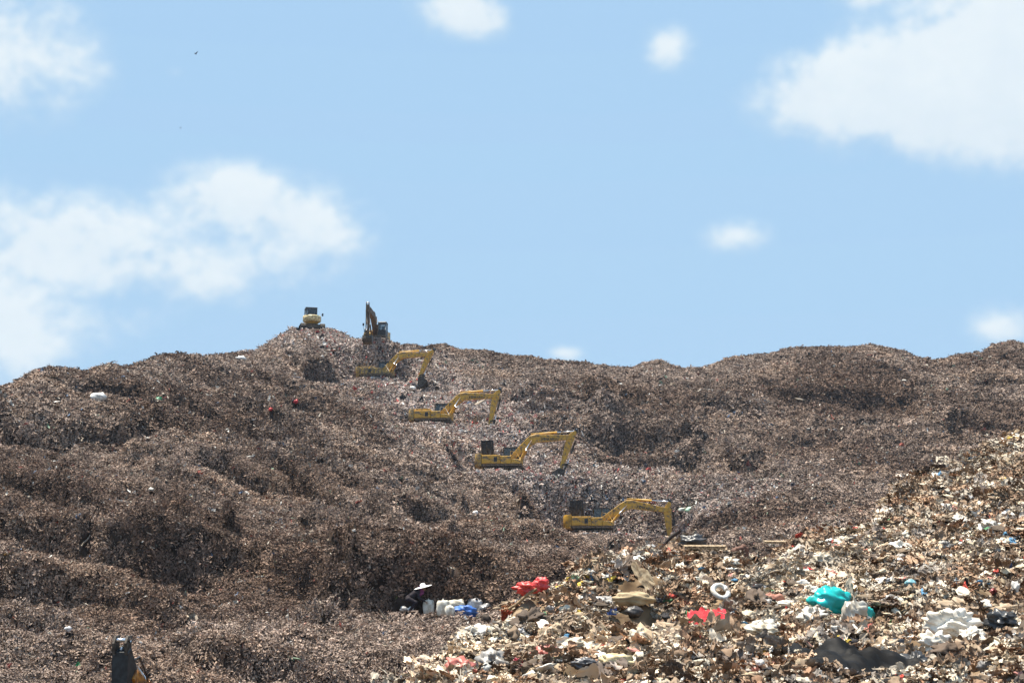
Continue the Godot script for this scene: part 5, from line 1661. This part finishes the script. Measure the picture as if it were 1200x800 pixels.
# ------------------------------------------------------------------ build
func _ready() -> void:
	rng.seed = 20240
	var cam := Camera3D.new()
	cam.name = "camera"
	add_child(cam)
	cam.position = Vector3(0, EYE, 0)
	cam.rotation = Vector3(pitch, 0, 0)
	cam.fov = rad_to_deg(2.0 * atan(400.0 / F))
	cam.near = 0.1
	cam.far = 5000.0
	cam.current = true

	var env := Environment.new()
	env.background_mode = Environment.BG_SKY
	env.sky = make_sky()
	env.background_energy_multiplier = 0.46
	env.tonemap_mode = Environment.TONE_MAPPER_LINEAR
	env.tonemap_exposure = 2.15
	env.sdfgi_enabled = true
	env.ssao_enabled = true
	env.ssil_enabled = true
	env.fog_enabled = true
	env.fog_density = 0.00012
	env.fog_light_color = Color(0.72, 0.82, 0.93)
	var we := WorldEnvironment.new()
	we.name = "environment"
	we.environment = env
	add_child(we)

	var sun := DirectionalLight3D.new()
	sun.name = "sun"
	add_child(sun)
	sun.light_color = Color(1.0, 0.965, 0.90)
	sun.light_energy = 1.6
	sun.light_angular_distance = 0.5
	sun.shadow_enabled = true
	sun.rotation_degrees = Vector3(-75, 245, 0)      # near-noon sun, from the left and a little beyond the hill

	print("sky ", Time.get_ticks_msec())
	make_materials()
	build_hill()
	print("hill ", Time.get_ticks_msec())
	for p in [[340, 392, 192], [400, 408, 189], [450, 440, 183], [500, 465, 172], [530, 497, 160], [590, 545, 147], [640, 570, 143], [700, 610, 141], [770, 622, 138]]:
		var q := at_px(p[0], p[1], p[2])
		fresh_path.append(Vector2(q.x, q.z))

	# benches of the machines, then the machines themselves
	var e1 := at_px(698, 635, 140)
	var e2 := at_px(592, 562, 145)
	var e3 := at_px(511, 507, 160)
	var e4 := at_px(444, 453, 186)
	var e5 := at_px(441, 408, 190)
	var e6 := at_px(365, 388, 197)
	for q in [e1, e2, e3, e4]:
		pad(q, 3.0, 6.5, 0.45)
		keep_clear.append([q.x, q.z, 1.7, q.y])
	for q in [at_px(775, 640, 139), at_px(659, 560, 144), at_px(583, 502, 158.5), at_px(503, 467, 183)]:      # where the buckets dig
		pad(q, 1.0, 3.6, 0.1)
		keep_clear.append([q.x, q.z, 0.7, q.y])
	pad(e5, 2.6, 4.5, 1.35)
	pad(e6, 2.0, 5.0, 0.0)
	keep_clear.append([e5.x, e5.z, 1.6, e5.y])
	keep_clear.append([e6.x, e6.z, 2.0, e6.y])
	keep_clear.append([e6.x, e6.z + 1.3, 1.7, e6.y])
	build_heap()
	emit_hill()
	print("hill mesh ", Time.get_ticks_msec())
	emit_heap()
	var yard := part("ground", box_mesh(Vector3(-2500, -0.5, -2500), Vector3(2500, 0.0, 2500), 0.01), M.yard, self)
	tag(yard, "bare brown ground of the landfill yard", "ground", "", "structure")

	excavator("yellow excavator with its black engine hood raised, its arm behind the fresh heap", e1, -0.06, 9.0, -84.0, -60.0, true, M.yellow, M.yellow, M.yellow, true)
	excavator("yellow excavator with a raised grey hood and its bucket digging beside a dark hollow", e2, -0.08, 20.0, -106.0, -20.0, true, M.yellow, M.dirty, M.yellow, true)
	excavator("yellow excavator with hood shut and boom level, arm hanging straight down mid slope", e3, -0.12, 18.0, -100.0, -10.0, false, M.yellow, M.dirty, M.yellow, true)
	excavator("dusty yellow excavator below the skyline reaching its black bucket down the slope", e4, -0.2, 18.0, -112.0, 45.0, false, M.dirty, M.dirty, M.yellow, false)
	excavator("brown excavator on the skyline facing the yard with its boom held up", e5, -PI / 2 - 0.08, 15.0, -84.0, -60.0, false, M.yellow, M.dirty, M.brown, false).get_node("cab").material_override = M.dark
	round_tail_excavator(e6, PI / 2 + 0.25)
	var tip := at_px(150, 797, 40.0)
	var b7 := asin((tip.y - 1.75) / 5.72)
	var way := Vector3(cos(PI + 1.4), 0, -sin(PI + 1.4))
	var foot7 := tip - way * (0.45 + 5.72 * cos(b7))
	excavator("near excavator of which only the orange boom's raised elbow shows at the bottom edge", Vector3(foot7.x, 0.0, foot7.z), PI + 1.4, rad_to_deg(b7), -88.0, 10.0, false, M.orange, M.dirty, M.orange, false).get_node("boom/arm").material_override = mat(lin(0.022, 0.026, 0.03), 0.45, 0.0, M.grime, 1.0)
	print("machines ", Time.get_ticks_msec())

	hill_pieces()
	picker_camp()
	on_heap = true
	heap_pieces()
	common_pieces()
	on_heap = false
	print("pieces ", Time.get_ticks_msec())
	scatter_hill()
	scatter_heap()
	bird(229, 63, 230.0, 0.8, "small dark bird gliding high in the open blue")
	bird(211, 150, 420.0, 0.8, "tiny faint bird far off below the other bird")
	print("done ", Time.get_ticks_msec())
